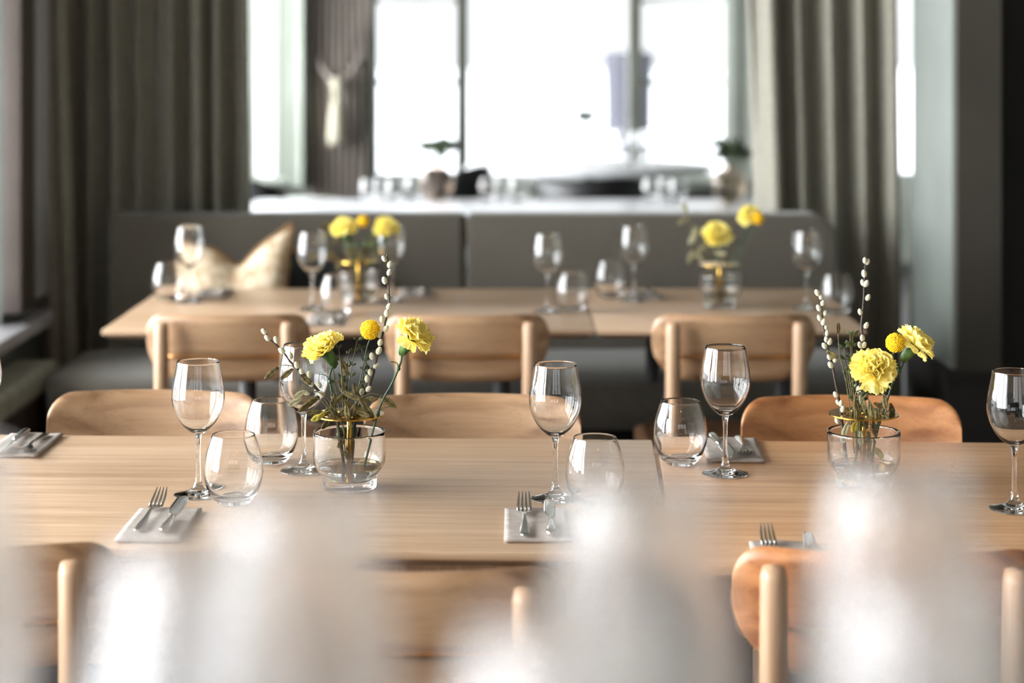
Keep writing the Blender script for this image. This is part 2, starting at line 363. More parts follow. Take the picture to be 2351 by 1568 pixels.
bay(0, 1, .03); bay(0, .10, .05); bay(.36, .46, .05); bay(.86, 1, .05)
struct(g.build('trim_7', 'reveal', recalc=True))
fw = struct(f.build('window_11', 'frame_pale', bevel=.004))
MB().box(-2.95, fx(664), FY+.046, FY+.052, .6, 2.68).build('pane', 'pane', fw)
f = MB().box(2.35, 2.40, FY-.03, FY+.1, .58, 2.75).box(3.25, 3.3, FY-.03, FY+.1, .58, 2.75).box(2.4, 3.25, FY, FY+.1, .58, .62).box(2.4, 3.25, FY, FY+.1, 2.7, 2.75)
fw = struct(f.build('window_12', 'frame_pale', bevel=.004))
MB().box(2.4, 3.25, FY+.046, FY+.052, .62, 2.7).build('pane', 'pane', fw)
struct(MB().box(-3.05, fx(1700), FY-.22, FY, .56, .595).build('trim_4', 'frame_pale', bevel=.006))
struct(MB().box(3.45, 3.6, -4.2, 13.3, 0, 2.9).build('wall_right', 'wall'))
b = MB().box(-3.2, 3.6, -4.35, -4.2, 0, .5).box(-3.2, 3.6, -4.35, -4.2, 2.7, 2.9)
for a, c in ((-3.2, -2.8), (-.95, -.65), (1.05, 1.35), (3.0, 3.6)): b.box(a, c, -4.35, -4.2, .5, 2.7)
struct(b.build('wall_front', 'wall_light'))
for k, (a, c) in enumerate(((-2.8, -.95), (-.65, 1.05), (1.35, 3.0))):
    f = MB().box(a, a+.06, -4.32, -4.24, .5, 2.7).box(c-.06, c, -4.32, -4.24, .5, 2.7).box(a+.06, c-.06, -4.32, -4.24, .5, .56).box(a+.06, c-.06, -4.32, -4.24, 2.64, 2.7).box((a+c)/2-.03, (a+c)/2+.03, -4.31, -4.25, .56, 2.64)
    fo = struct(f.build('window_%d' % (13+k), 'frame_pale')); MB().box(a+.06, c-.06, -4.283, -4.278, .56, 2.64).build('pane', 'pane', fo)
# pier on the right with a dark dado
b = MB().box(1.29, 1.43, 5.62, 6.17, .5, 2.9); pier = struct(b.build('wall_pier', 'wall', bevel=.003))
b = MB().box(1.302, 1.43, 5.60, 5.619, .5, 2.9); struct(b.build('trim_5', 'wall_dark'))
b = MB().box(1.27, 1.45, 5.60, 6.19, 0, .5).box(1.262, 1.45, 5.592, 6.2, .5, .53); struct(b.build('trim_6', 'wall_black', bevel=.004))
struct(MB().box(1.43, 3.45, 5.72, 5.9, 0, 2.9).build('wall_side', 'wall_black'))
# outside
o = MB().box(-900, 900, 14.2, 1500, -12.2, -12).build('ground', 'snow'); struct(o)
t = MB(); R = 3.35
t.lathe([(R*.93, 0), (R*.93, 6), (R*.95, 9.5), (R*1.0, 12.6), (R*1.02, 13.4), (R*.8, 13.62), (0, 13.7)], 40)
o = t.build('tower', 'tower', loc=((1443-CX)*250/FPX, 250, -12)); tag(o, 'pale grey round tower outside, hazy behind the right window post', 'tower')
# ---------------------------------------------------------------- curtains
def curtain(name, label, xt0, xt1, xb0, xb1, Y, ztop, zbot, folds, amp, mat, seed, group=None, parts=True):
    rnd = random.Random(seed); ph = [rnd.uniform(-.5, .5) for _ in range(folds+3)]; am = [rnd.uniform(.35, 1.2) for _ in range(folds+3)]
    dr = [rnd.uniform(-.35, .35) for _ in range(folds+3)]
    root = thing(name, label, 'curtain', ((xt0+xt1)/2, Y, zbot), 0, group)
    cx = (xt0+xt1)/2
    def fn(u, v):
        x0 = xb0+(xt0-xb0)*v; x1 = xb1+(xt1-xb1)*v
        f = u*folds; i = int(f); t = f-i
        P0 = ph[i]+(dr[i])*(1-v); P1 = ph[i+1]+dr[i+1]*(1-v)
        s = t*t*(3-2*t)
        a = 2*PI*f+(P0*(1-s)+P1*s)*2.6
        A = amp*(am[i]*(1-s)+am[i+1]*s)*(.85+.3*(1-v))
        return Vector((x0+(x1-x0)*u-cx+.25*A*math.sin(2*a), A*math.sin(a), (ztop-zbot)*v))
    MB().grid(fn, folds*14, 24).build('cloth', mat, root, solid=.004)
    r = MB().tube([(xt0-cx-.02, 0, ztop-zbot+.03), (xt1-cx+.02, 0, ztop-zbot+.03)], .014, 10); r.build('rail', 'jamb_brown', root)
    return root
def yx(x, Y): return (x-CX)*Y/FPX
curtain('curtain', 'wide dark taupe curtain hanging left, behind the banquette', yx(92, 6.5), yx(570, 6.5), yx(96, 6.5), yx(590, 6.5), 6.56, 2.8, .02, 8, .090, 'curtain', 3)
curtain('curtain', 'narrow dark taupe curtain in the left corner beside the window sill', yx(78, 6.4), yx(128, 6.4), yx(106, 6.4), yx(190, 6.4), 6.34, 2.8, .02, 2, .03, 'curtain', 5)
curtain('curtain', 'wide taupe curtain hanging right, beside the grey pier', yx(1690, 6.5), yx(2062, 6.5), yx(1765, 6.5), yx(2068, 6.5), 6.56, 2.8, .02, 5, .10, 'curtain', 11)
curtain('curtain', 'narrow brown curtain edge between the right curtain and the pier', yx(2150, 6.75), yx(2200, 6.75), yx(2080, 6.75), yx(2160, 6.75), 6.78, 2.8, .02, 2, .03, 'curtain', 12)
# far curtain pinched by a rope with a cream tassel
root = thing('curtain', 'rose taupe curtain tied back with a cream tassel, between the far windows', 'curtain', (fx(788), FY-.32, .3))
def fn(u, v):
    z = .3+v*2.45; k = math.exp(-((z-1.2)/.28)**2)*.55 if z > 1.2 else math.exp(-((z-1.2)/.5)**2)*.55
    uu = (u-.5)*2
    x = uu*.21*(1-.25*k)
    a = 2*PI*4.5*(uu*(1-.5*k))+uu*2
    return Vector((x, .035*math.sin(a)-.05*k*(1-abs(uu)), z-.3))
MB().grid(fn, 60, 40).build('cloth', 'curtain_rose', root, solid=.004)
z0 = CAMZ-(200-HY)*13/FPX-.3
b = MB().ball((0, -.12, z0+.02), .045, .04, .055); kn = b.build('rope_knot', 'tassel', root)
b = MB().tube(spline([(-.19, .02, z0+.3), (-.1, -.08, z0+.12), (0, -.12, z0+.03), (.1, -.08, z0+.12), (.19, .02, z0+.3)]), .012, 8); b.build('tieback_rope', 'curtain_rose', root)
b = MB().lathe([(0, z0), (.03, z0-.01), (.034, z0-.05), (.028, z0-.06), (.045, z0-.14), (.064, z0-.34), (.06, z0-.38), (0, z0-.38)], 24, (0, -.14, 0)); b.build('tassel', 'tassel', root)
# ---------------------------------------------------------------- tables
def table(label, w, d, loc, rz, mat, name='dining_table', group=None, h=TZ, th=.024, legs=(.07, .07), lm='oak_leg'):
    """origin at the far-left corner on the floor; w along +x, d towards the camera"""
    t = thing(name, label, 'table', loc, rz, group)
    b = MB(); e = .012
    b.add([(0, -d, h), (w, -d, h), (w, 0, h), (0, 0, h), (0, -d, h-.012), (w, -d, h-.012), (w, 0, h-.012), (0, 0, h-.012),
           (.02, -d+.02, h-th), (w-.02, -d+.02, h-th), (w-.02, -.02, h-th), (.02, -.02, h-th)],
          [(0,1,2,3),(0,4,5,1),(1,5,6,2),(2,6,7,3),(3,7,4,0),(4,8,9,5),(5,9,10,6),(6,10,11,7),(7,11,8,4),(8,11,10,9)], False)
    b.build('table_top', mat, t, bevel=.0015)
    l0, l1 = legs
    for y in (-.12, -d+.10): MB().box(l0+.02, w-l1-.02, y, y+.02, h-.07, h-th).build('apron', lm, t)
    for x in (l0, w-l1):
        for y in (-.11, -d+.11):
            MB().lathe([(0, 0), (.016, 0), (.024, h-th-.0), (0, h-th)], 20, (x, y, 0)).build('table_leg', lm, t)
    return t
A0 = math.radians(-2.3)
J = P(1502, 1010)                                     # joint of the two front tables, far edge
dx = Vector((math.cos(A0), math.sin(A0), 0)); dy = Vector((-math.sin(A0), math.cos(A0), 0))
WL = 1.34
lo = Vector((J.x, J.y, 0))-dx*(WL+.004)
table('long pale oak dining table in the foreground, left of the joint', WL, .80, lo, A0, 'oak_top')
table('warm oak dining table in the foreground, right of the joint', 1.2, .86, Vector((J.x, J.y, 0))+dx*.004, A0, 'oak_top_warm', legs=(.50, .07))
BY0, BY1 = 4.90, 5.755
table('long oak table before the banquette, left of its joint', 1.262, BY1-BY0, (-1.05, BY1, 0), 0, 'oak_top', legs=(.36, .24), lm='black')
table('short oak table before the banquette, right of its joint', .69, BY1-BY0, (.216, BY1, 0), 0, 'oak_top', legs=(.20, .20), lm='black')
# ---------------------------------------------------------------- chairs (origin: floor under seat centre; sitter faces +y)
def make_chair(label, matb='oak_back', loc=(0,0,0), rz=0, group=None):
    t = thing('dining_chair', label, 'chair', loc, rz, group)
    H = .806; W = .2055; hb = .168
    def outline(u):                                    # u -1..1 -> zlo, zhi
        a = abs(u)
        k = max(0, (a-.78)/.22); hi = -.05*(1-math.sqrt(max(0, 1-k*k)))
        q = max(0, (a-.55)/.45); lo_ = .095*(1-math.sqrt(max(0, 1-q*q)))
        return H-hb+lo_, H+hi
    def surf(u, v, s):
        uu = math.sin((u-.5)*PI)*.5*2*.999
        zl, zh = outline(uu)
        z = zl+(zh-zl)*v
        x = uu*W
        y = -.20+.050*uu*uu-.02*(z-(H-hb))/hb*1.0       # ends wrap round the sitter, top leans back
        ed = min(1, 6*min(v, 1-v)+.35)
        return Vector((x, y+s*.0055*ed, z))
    bk = MB().shell(surf, 33, 9).build('backrest', matb, t)
    def inl(u, v, s):
        uu = (u-.5)*2*.74; zc = H-.106
        return Vector((uu*W, -.20+.050*uu*uu-.0075-s*.0016-.008, zc+(v-.5)*.006))
    MB().shell(inl, 20, 2).build('brass_strip', 'brass_dull', bk)
    for sx in (-1, 1):
        b = MB().tube([(sx*.165, -.195, 0), (sx*.160, -.212, .45), (sx*.157, -.226, .60), (sx*.157, -.231, H-.03), (sx*.157, -.231, H-.016)], [.013, .018, .0185, .018, .015], 16)
        b.build('leg', 'oak_leg', t)
        b = MB().tube([(sx*.205, .19, 0), (sx*.195, .175, .44)], [.012, .018], 14); b.build('leg', 'oak_leg', t)
    def seat(u, v, s):
        a = (u-.5)*2; c = (v-.5)*2
        k = 1-.12*abs(c)**4*abs(a)**0; x = a*.235*math.sqrt(max(0, 1-.45*abs(c)**6)); y = c*.215*math.sqrt(max(0, 1-.45*abs(a)**6))
        return Vector((x, y, .455-.012*(1-a*a)*(1-c*c)+s*.010))
    MB().shell(seat, 15, 15).build('seat', 'oak_seat', t)
    b = MB().box(-.17, .17, -.19, -.165, .40, .445).box(-.18, .18, .15, .175, .40, .445).box(-.185, -.16, -.18, .16, .40, .44).box(.16, .185, -.18, .16, .40, .44)
    b.build('seat_frame', 'oak_leg', t)
    return t
def chair_at(xpx, Yback, rz=0, flip=False):
    X = (xpx-CX)*Yback/FPX
    return (X, Yback+.222, 0) if not flip else (X, Yback-.222, 0)
c0 = make_chair('oak chair seen from behind, leftmost of three before the banquette table', loc=chair_at(517, 4.76))
dup(c0, chair_at(1071, 4.76), 0, 'oak chair seen from behind, middle of three before the banquette table')
dup(c0, chair_at(1690, 4.76), 0, 'oak chair seen from behind, rightmost of three before the banquette table')
cw = make_chair('orange oak chair facing the camera at the right foreground table', 'oak_back_warm', chair_at(1938, 3.64, flip=True)[:1]+(3.66-.222, 0), PI+A0)
dup(c0, (yx(354, 3.70), 3.72-.222, 0), PI+A0, 'brown oak chair facing the camera at far left of the foreground table')
dup(c0, (yx(1078, 3.68), 3.68-.222, 0), PI+A0, 'brown oak chair facing the camera behind the middle of the foreground table')
dup(c0, (yx(-60, 2.56), 2.56+.2, 0), A0-.03, 'blurred oak chair with its back to the camera at lower left')
dup(c0, (yx(940, 2.43), 2.43+.2, 0), A0, 'blurred oak chair with its back to the camera at lower middle')
dup(cw, (yx(2068, 2.5), 2.52+.2, 0), A0, 'blurred oak chair with its back to the camera at lower right')
# ---------------------------------------------------------------- banquette
t = thing('banquette', 'long grey wool banquette with a two-part back behind the far dining table', 'bench', (0, 6.2, 0))
def rbox(name, x0, x1, y0, y1, z0, z1, mat, parent, bev=.03, seg=5):
    b = MB().box(x0, x1, y0, y1, z0, z1); o = b.build(name, mat, parent)
    q = o.modifiers.new('b', 'BEVEL'); q.width = bev; q.segments = seg; q.limit_method = 'ANGLE'
    for p in o.data.polygons: p.use_smooth = True
    return o
zt = CAMZ-(490-HY)*6.24/FPX
rbox('backrest', yx(245, 6.2), yx(1068, 6.2), 0, .13, .46, zt, 'fabric', t, .022)
# right-hand back with a big rounded upper corner
x0, x1 = yx(1072, 6.2), yx(1925, 6.2); rr = .09
pts = [(x0, .46), (x1, .46), (x1, zt-rr)]+[(x1-rr+rr*math.cos(a), zt-rr+rr*math.sin(a)) for a in [PI/2*k/8 for k in range(1, 9)]]+[(x0+.015, zt), (x0, zt-.015)]
n = len(pts); b = MB()
b.add([(x, y, z) for y in (0, .13) for x, z in pts], [tuple(range(n)), tuple(range(2*n-1, n-1, -1))]+[(i, n+i, n+(i+1) % n, (i+1) % n) for i in range(n)], False)
b.build('backrest', 'fabric', t, bevel=.018)
def seatf(u, v, s):
    a = u; x = yx(140, 5.95)+(1.10-yx(140, 5.95))*u
    rx = max(0, 1-u/.10); y = -.62+.18*rx*rx+(.62-.10*rx*rx)*v
    e = min(1, 7*min(v, 1.2-v, u*3+.02)); 
    return Vector((x, y, (.5 if s > 0 else .36)-(.03*(1-math.sqrt(max(0, e))) if s > 0 else 0)))
MB().shell(seatf, 50, 14).build('seat', 'fabric', t)
MB().box(-1.2, 1.05, -.5, .1, 0.0, .36).build('plinth', 'wall_black', t)
# pale window bench on the left
t = thing('window_bench', 'pale grey-green ribbed bench below the left window sill', 'bench', (-1.47, 4.6, 0))
rbox('cushion', -.09, .05, -1.6, 1.40, .42, .50, 'fabric_pale', t, .02)
MB().box(-.085, .035, -1.6, 1.38, 0, .42).build('bench_base', 'jamb_brown', t)
# ---------------------------------------------------------------- cushions
def cushion(name, label, loc, rz, W, Hh, top, T, mat, tilt, piping=True):
    t = thing(name, label, 'cushion', loc, rz)
    R = Matrix.Rotation(tilt, 4, 'X')
    def edge(u, v):
        a = (u-.5)*2
        x = a*W/2*(1-.07*math.sin(PI*v)); zz = top(a)*v + .02*(1-abs(a))*(1-v)
        return x, zz
    def fn(u, v, s):
        x, z = edge(u, v); th = T*(math.sin(PI*min(max(u, .0), 1))**.55)*(math.sin(PI*min(max(v, 0), 1))**.5)
        return R @ Vector((x, s*th/2+.012*math.sin(9*x/W+3*z), z))
    b = MB().shell(fn, 29, 25); b.build('cover', mat, t, recalc=True)
    if piping:
        loop = [edge(0, v/10) for v in range(11)]+[edge(u/16, 1) for u in range(1, 17)]+[edge(1, v/10) for v in range(9, -1, -1)]
        MB().tube(spline([R @ Vector((x, .012*math.sin(9*x/W+3*z), z)) for x, z in loop], 3), .007, 8).build('piping', 'piping', t)
    return t
def top1(a):
    return .335+.10*max(0, (a-.1)/.9)**1.2*1.0+.045*max(0, -a)**.8 - .03*math.exp(-((a-.08)/.25)**2)
cushion('cushion', 'beige patterned cushion with brown piping and pricked-up corners on the banquette', (yx(532, 5.98), 5.96, .49), -.12, .37, .4, top1, .13, 'beige', -.10)
cushion('cushion', 'dark green floral cushion beside the beige one on the banquette', (yx(705, 6.05), 6.07, .49), .15, .26, .36, lambda a: .33-.03*a, .10, 'floral', -.12)
# ---------------------------------------------------------------- glassware
def bez(pts, n=4): 
    return [(p.x, p.y) for p in spline([Vector((a, b, 0)) for a, b in pts], n)]
def wine(label, loc, group=None):
    t = thing('wine_glass', label, 'wine glass', loc, random.Random(label).uniform(0, 6), group)
    foot = [(0, .0016), (.022, .0008), (.0375, .0)]+[(.0392, .0008), (.0392, .0016), (.0375, .0026)]+bez([(.030, .0042), (.018, .0075), (.010, .0125), (.0062, .020), (.0048, .030)])
    stem = bez([(.0048, .030), (.0038, .05), (.0037, .075), (.0046, .092), (.0066, .0985)])
    outer = bez([(.0066, .0985), (.013, .102), (.026, .114), (.0365, .132), (.0418, .152), (.0412, .172), (.0372, .195), (.0338, .2146)])
    inner = bez([(.0331, .2146), (.0365, .195), (.0405, .172), (.0411, .152), (.0358, .1322), (.0250, .1150), (.012, .1055), (.0, .1042)])
    MB().lathe(outer+[(.0336, .2150), (.0333, .2150)]+inner, 64).build('bowl', 'glass', t)
    MB().lathe(stem, 32).build('stem', 'glass', t)
    MB().lathe(foot, 64).build('foot', 'glass', t)
    return t
def tumbler(label, loc, group=None):
    outer = bez([(.0225, .0), (.027, .003), (.036, .014), (.0440, .033), (.0465, .052), (.0440, .075), (.0385, .094), (.0335, .1086)])
    inner = bez([(.0327, .1086), (.0377, .094), (.0432, .075), (.0457, .052), (.0425, .034), (.033, .017), (.018, .0115), (.0, .011)])
    o = MB().lathe([(0, .0015), (.018, .0012)]+outer+[(.0333, .1090), (.0329, .1090)]+inner, 64).build('tumbler', 'glass', loc=loc)
    return tag(o, label, 'tumbler', group)
random.seed(1)
def Q(x, y): p = P(x, y); p.z = TZ+.0003; return p
w0 = wine('wine glass left of the stemless tumblers on the foreground table', Q(455, 1137))
def wg(x, y, label, group=None, z=None): 
    p = Q(x, y) if z is None else P(x, y, z)
    return dup(w0, p, (x*1.7) % 6, label, group)
wg(697, 1082, 'wine glass directly behind the left willow branch, foreground table')
wg(1275, 1146, 'wine glass near the middle beside the upright fork and knife')
wg(1665, 1089, 'wine glass standing right of the middle, before the folded napkin')
wg(2329, 1170, 'wine glass cut off by the right edge of the photo')
wg(-54, 1078, 'wine glass cut off by the left edge of the photo')
t0 = tumbler('stemless tumbler nearest the leftmost whole wine glass', Q(536, 1156))
def tm(x, y, label, group=None):
    o = t0.copy(); COL.objects.link(o); o.location = Q(x, y); o.rotation_euler.z = x; return tag(o, label, group=group)
tm(623, 1062, 'stemless tumbler between the left vase and its neighbouring tumbler')
tm(1366, 1163, 'stemless tumbler right of the middle wine glass, hazy below')
tm(1562, 1066, 'stemless tumbler beside the table joint, left of the right wine glass')
# back table
G1, G2 = 'glasses on the banquette table', 'tumblers on the banquette table'
for x, y, l in ((435, 694, 'leftmost blurred wine glass on the banquette table'), (717, 711, 'blurred wine glass left of the yellow posy on the banquette table'),
                (898, 690, 'blurred wine glass behind the right carnation on the banquette table'), (1257, 716, 'blurred wine glass beside the table joint, banquette table'),
                (1455, 691, 'blurred wine glass between the joint and the right posy, banquette table'), (1852, 708, 'rightmost blurred wine glass on the banquette table')):
    wg(x, y, l, G1)
for x, y, l in ((387, 690, 'leftmost blurred tumbler on the banquette table'), (773, 724, 'blurred tumbler in front of the left posy, banquette table'),
                (1313, 716, 'blurred tumbler left of the joint in the banquette table'), (1400, 684, 'blurred tumbler just right of the joint, banquette table'),
                (1920, 722, 'rightmost blurred tumbler on the banquette table')):
    tm(x, y, l, G2)
# ---------------------------------------------------------------- cutlery and napkins
def ribbon(b, pts, n=12): b.tube([(x, y, z) for x, y, z, w_, t_ in pts], 1, n, True, [(w_/2, t_/2) for *_, w_, t_ in pts], up=(0, 0, 1))
def fork(label, loc, rz, group=None):
    b = MB()
    ribbon(b, [(0, 0, .004, .006, .0015), (0, .004, .004, .0135, .003), (0, .015, .0035, .0165, .004), (0, .04, .004, .0145, .0042), (0, .075, .006, .008, .0042), (0, .105, .0085, .0058, .0042), (0, .122, .0075, .0085, .003), (0, .132, .006, .0185, .0022), (0, .14, .005, .0235, .002), (0, .150, .005, .0238, .0018)])
    for k in (-1.5, -.5, .5, 1.5):
        ribbon(b, [(k*.0061, .148, .005, .0046, .0018), (k*.0061, .165, .008, .0042, .0018), (k*.0057, .185, .014, .0034, .0016), (k*.0050, .203, .021, .0012, .0009)], 8)
    o = b.build('fork', 'steel', loc=loc); o.rotation_euler = (0, 0, rz); return tag(o, label, 'fork', group)
def knife(label, loc, rz, group=None):
    b = MB()
    ribbon(b, [(0, 0, .006, .006, .004), (0, .004, .006, .014, .009), (0, .015, .006, .0175, .010), (0, .04, .006, .0155, .0095), (0, .07, .006, .011, .0085), (0, .088, .006, .009, .008)])
    h = b.build('knife', 'steel', loc=loc); h.rotation_euler = (0, 0, rz)
    c = MB(); ang = math.radians(28)
    def fn(u, v, s):
        y = .084+.126*u
        wd = (.009+.010*min(1, u*5))*(1-max(0, (u-.72)/.28)**2*.92)
        q = (v-.35)*wd
        th = .0012*(1-v*.8)
        return Vector((-q*math.cos(ang)-s*th/2*math.sin(ang), y, .0075+q*math.sin(ang)*.8+s*th/2))
    c.shell(fn, 24, 6).build('blade', 'steel', h, recalc=True)
    return tag(h, label, 'knife', group)
def napkin(label, loc, rz, w_=.096, l_=.19, group=None):
    def fn(u, v, s):
        x = (u-.5)*w_; y = (v-.5)*l_
        z = .0035+s*.0024+.0007*math.sin(9*u+4*v)*(1 if s > 0 else 0)
        return Vector((x*(1+.006*s*math.sin(20*v)), y, max(z, .0005)))
    o = MB().shell(fn, 14, 20).build('napkin', 'napkin', loc=loc, recalc=True); o.rotation_euler = (0, 0, rz)
    return tag(o, label, 'napkin', group)
def setting(xc, yc, rz, lab, flip=False, fx_=-.022, kx=.022, fy=0, ky=0, kr=0.0, fr=0.0, w_=.096, nap=True):
    loc = Vector((xc, yc, TZ+.0004)); R = Matrix.Rotation(rz, 3, 'Z')
    if nap: napkin('grey-beige folded napkin '+lab[0], loc, rz, w_=w_)
    up = Vector((0, 0, .0062))
    if not flip:
        fork('steel fork '+lab[1], loc+R @ Vector((fx_, -.09+fy, 0))+up, rz+fr)
        knife('steel knife '+lab[2], loc+R @ Vector((kx, -.09+ky, 0))+up, rz+kr)
    else:
        fork('steel fork '+lab[1], loc+R @ Vector((fx_, .095+fy, 0))+up, rz+PI+fr)
        knife('steel knife '+lab[2], loc+R @ Vector((kx, .095+ky, 0))+up, rz+PI+kr)
n3 = P(1232, 1210)
setting(n3.x, n3.y, 0, ('under the upright fork before the middle wine glass', 'with tines up beside the knife, before the middle wine glass', 'right of the upright fork, before the middle wine glass'), kr=-.02, fx_=-.018, kx=.020)
n4 = P(1680, 1036)
setting(n4.x, n4.y-.004, A0, ('at the far table edge behind the right wine glass', 'with tines down on the napkin behind the right wine glass', 'seen through the stem of the right wine glass'), flip=True, fx_=.018, kx=-.030, fy=-.005, w_=.1, kr=.1)
n1 = P(62, 1026)
setting(-.878, n1.y, 0, ('at the far left table edge', 'with tines down at the far left table edge', 'at the far left table edge beside its fork'), flip=True, fx_=.022, kx=-.018, kr=0, fy=-.02, ky=.0)
n2 = P(385, 1210)
setting(-.527, n2.y, 0, ('before the leftmost whole wine glass', 'left on the napkin before the leftmost whole wine glass', 'right on the napkin before the leftmost whole wine glass'), fx_=-.022, kx=.018, fy=.03, ky=.02)
n6 = P(1812, 1292)
setting(n6.x, n6.y, A0, ('half hidden behind the blurred lower right chair', 'half hidden behind the blurred lower right chair', 'half hidden behind the blurred lower right chair, blade up'), kr=-.1)
for x, y, a, l in ((490, 676, 1, 'blurred at far left of the banquette table'), (955, 676, 1, 'blurred right of the left posy, banquette table'), (748, 738, 0, 'blurred before the left posy, banquette table'), (1478, 682, 1, 'blurred beside the wine glass right of the joint, banquette table')):
    p = P(x, y); setting(p.x, min(p.y, 5.65), .05, (l, l, l), flip=bool(a))
# ---------------------------------------------------------------- vases
def vase(label, loc, group=None, rz=.3):
    t = thing('flower_vase', label, 'vase', loc, rz, group)
    outer = [(0, .001), (.0435, .001), (.0447, .003), (.0447, .016), (.0452, .020)]+bez([(.0462, .023), (.0525, .031), (.0572, .040), (.0588, .050), (.0590, .070), (.0590, .0905)])
    inner = bez([(.0558, .0905), (.0558, .070), (.0555, .052), (.0535, .041), (.0480, .031), (.0425, .024), (.0412, .0155)])+[(.030, .0140), (0, .0138)]
    MB().lathe(outer+[(.0583, .0925), (.0566, .0925)]+inner, 72).build('glass_bowl', 'glass', t)
    MB().lathe([(0, .0142), (.030, .0144), (.0411, .0160), (.0424, .0244), (.0478, .0312), (.0518, .0370), (0, .0370)], 72).build('water', 'water', t)
    # brass insert: perforated disc, rod and foot plate
    bm = bmesh.new(); ed = []
    def ring(cx, cy, rx, ry, n, a=0):
        vs = [bm.verts.new((cx+rx*math.cos(2*PI*k/n)*math.cos(a)-ry*math.sin(2*PI*k/n)*math.sin(a), cy+rx*math.cos(2*PI*k/n)*math.sin(a)+ry*math.sin(2*PI*k/n)*math.cos(a), 0)) for k in range(n)]
        ed.extend(bm.edges.new((vs[k], vs[(k+1) % n])) for k in range(n))
    ring(0, 0, .0565, .0565, 72)
    for k in range(6):
        a = 2*PI*k/6+.2; ring(.031*math.cos(a), .031*math.sin(a), .0095, .0095 if k % 2 else .0075, 20)
    for k in range(3):
        a = 2*PI*k/3+.8; ring(.0130*math.cos(a), .0130*math.sin(a), .0048, .0048, 14)
    bmesh.ops.triangle_fill(bm, edges=ed, use_beauty=True)
    me = bpy.data.meshes.new('brass_disc'); bm.to_mesh(me); bm.free(); me.materials.append(M['brass'])
    o = bpy.data.objects.new('brass_disc', me); COL.objects.link(o); o.parent = t; o.location = (0, 0, .1195)
    q = o.modifiers.new('s', 'SOLIDIFY'); q.thickness = .0022; q.offset = 0
    MB().lathe([(0, .0165), (.0042, .0165), (.0042, .122), (.003, .1235), (0, .1238)], 20).build('brass_rod', 'brass', t)
    MB().lathe([(.004, .0163), (.0400, .0163), (.0402, .0185), (.0398, .0190), (.004, .0190)], 60).build('brass_base', 'brass', t)
    return t
V1 = Q(802, 1120); V2 = Q(1983, 1119)
v1 = vase('low glass vase with a brass disc, full of willow and carnations, left foreground', V1)
dup(v1, V2, 1.1, 'low glass vase with a brass disc holding flowers, right side of the foreground table')
V3 = Q(823, 697); V4 = Q(1652, 706)
dup(v1, V3, 2, 'blurred glass vase with brass disc, left on the banquette table')
dup(v1, V4, 3, 'blurred glass vase with brass disc, right on the banquette table')
# ---------------------------------------------------------------- flowers
def orient(ax):
    ax = Vector(ax).normalized(); return ax.to_track_quat('Z', 'Y').to_matrix()
def petals(b, c, ax, R, seed, dens=1.0):
    rnd = random.Random(seed); Rm = orient(ax); c = Vector(c)
    layers = [(11, 1.62, 1.0), (11, 1.25, .98), (10, .95, .92), (9, .68, .86), (8, .42, .80), (6, .18, .74)]
    for li, (n, th, ln) in enumerate(layers):
        for k in range(max(3, int(n*dens))):
            ph = 2*PI*(k+rnd.uniform(-.3, .3))/n+li*.5; tilt = th+rnd.uniform(-.16, .16); L = R*ln*rnd.uniform(.9, 1.1); W = R*.44*rnd.uniform(.85, 1.2)
            f1, f2, p1, p2 = rnd.uniform(3, 5), rnd.uniform(7, 10), rnd.uniform(0, 6), rnd.uniform(0, 6)
            ap = rnd.uniform(.09, .16)*R; cl = rnd.uniform(-.35, .45)
            def fn(u, v):
                t = (u-.5)*2; s = v
                e = 1-.18*t*t+.045*math.sin(t*13+p1)+.03*math.sin(t*29+p2)
                r = L*s*e; an = tilt+cl*s*s
                lat = W*t*(.22+.78*s**.8)
                nd = ap*s*s*(math.sin(f1*t+p1)+.5*math.sin(f2*t+p2))-.10*R*s*t*t
                rad = r*math.sin(an*.85+.08)+nd*math.cos(an); z = r*math.cos(an*.85)-nd*math.sin(an)*.6+R*.02
                return c+Rm @ Vector((rad*math.cos(ph)-lat*math.sin(ph), rad*math.sin(ph)+lat*math.cos(ph), z))
            b.grid(fn, 15, 8)
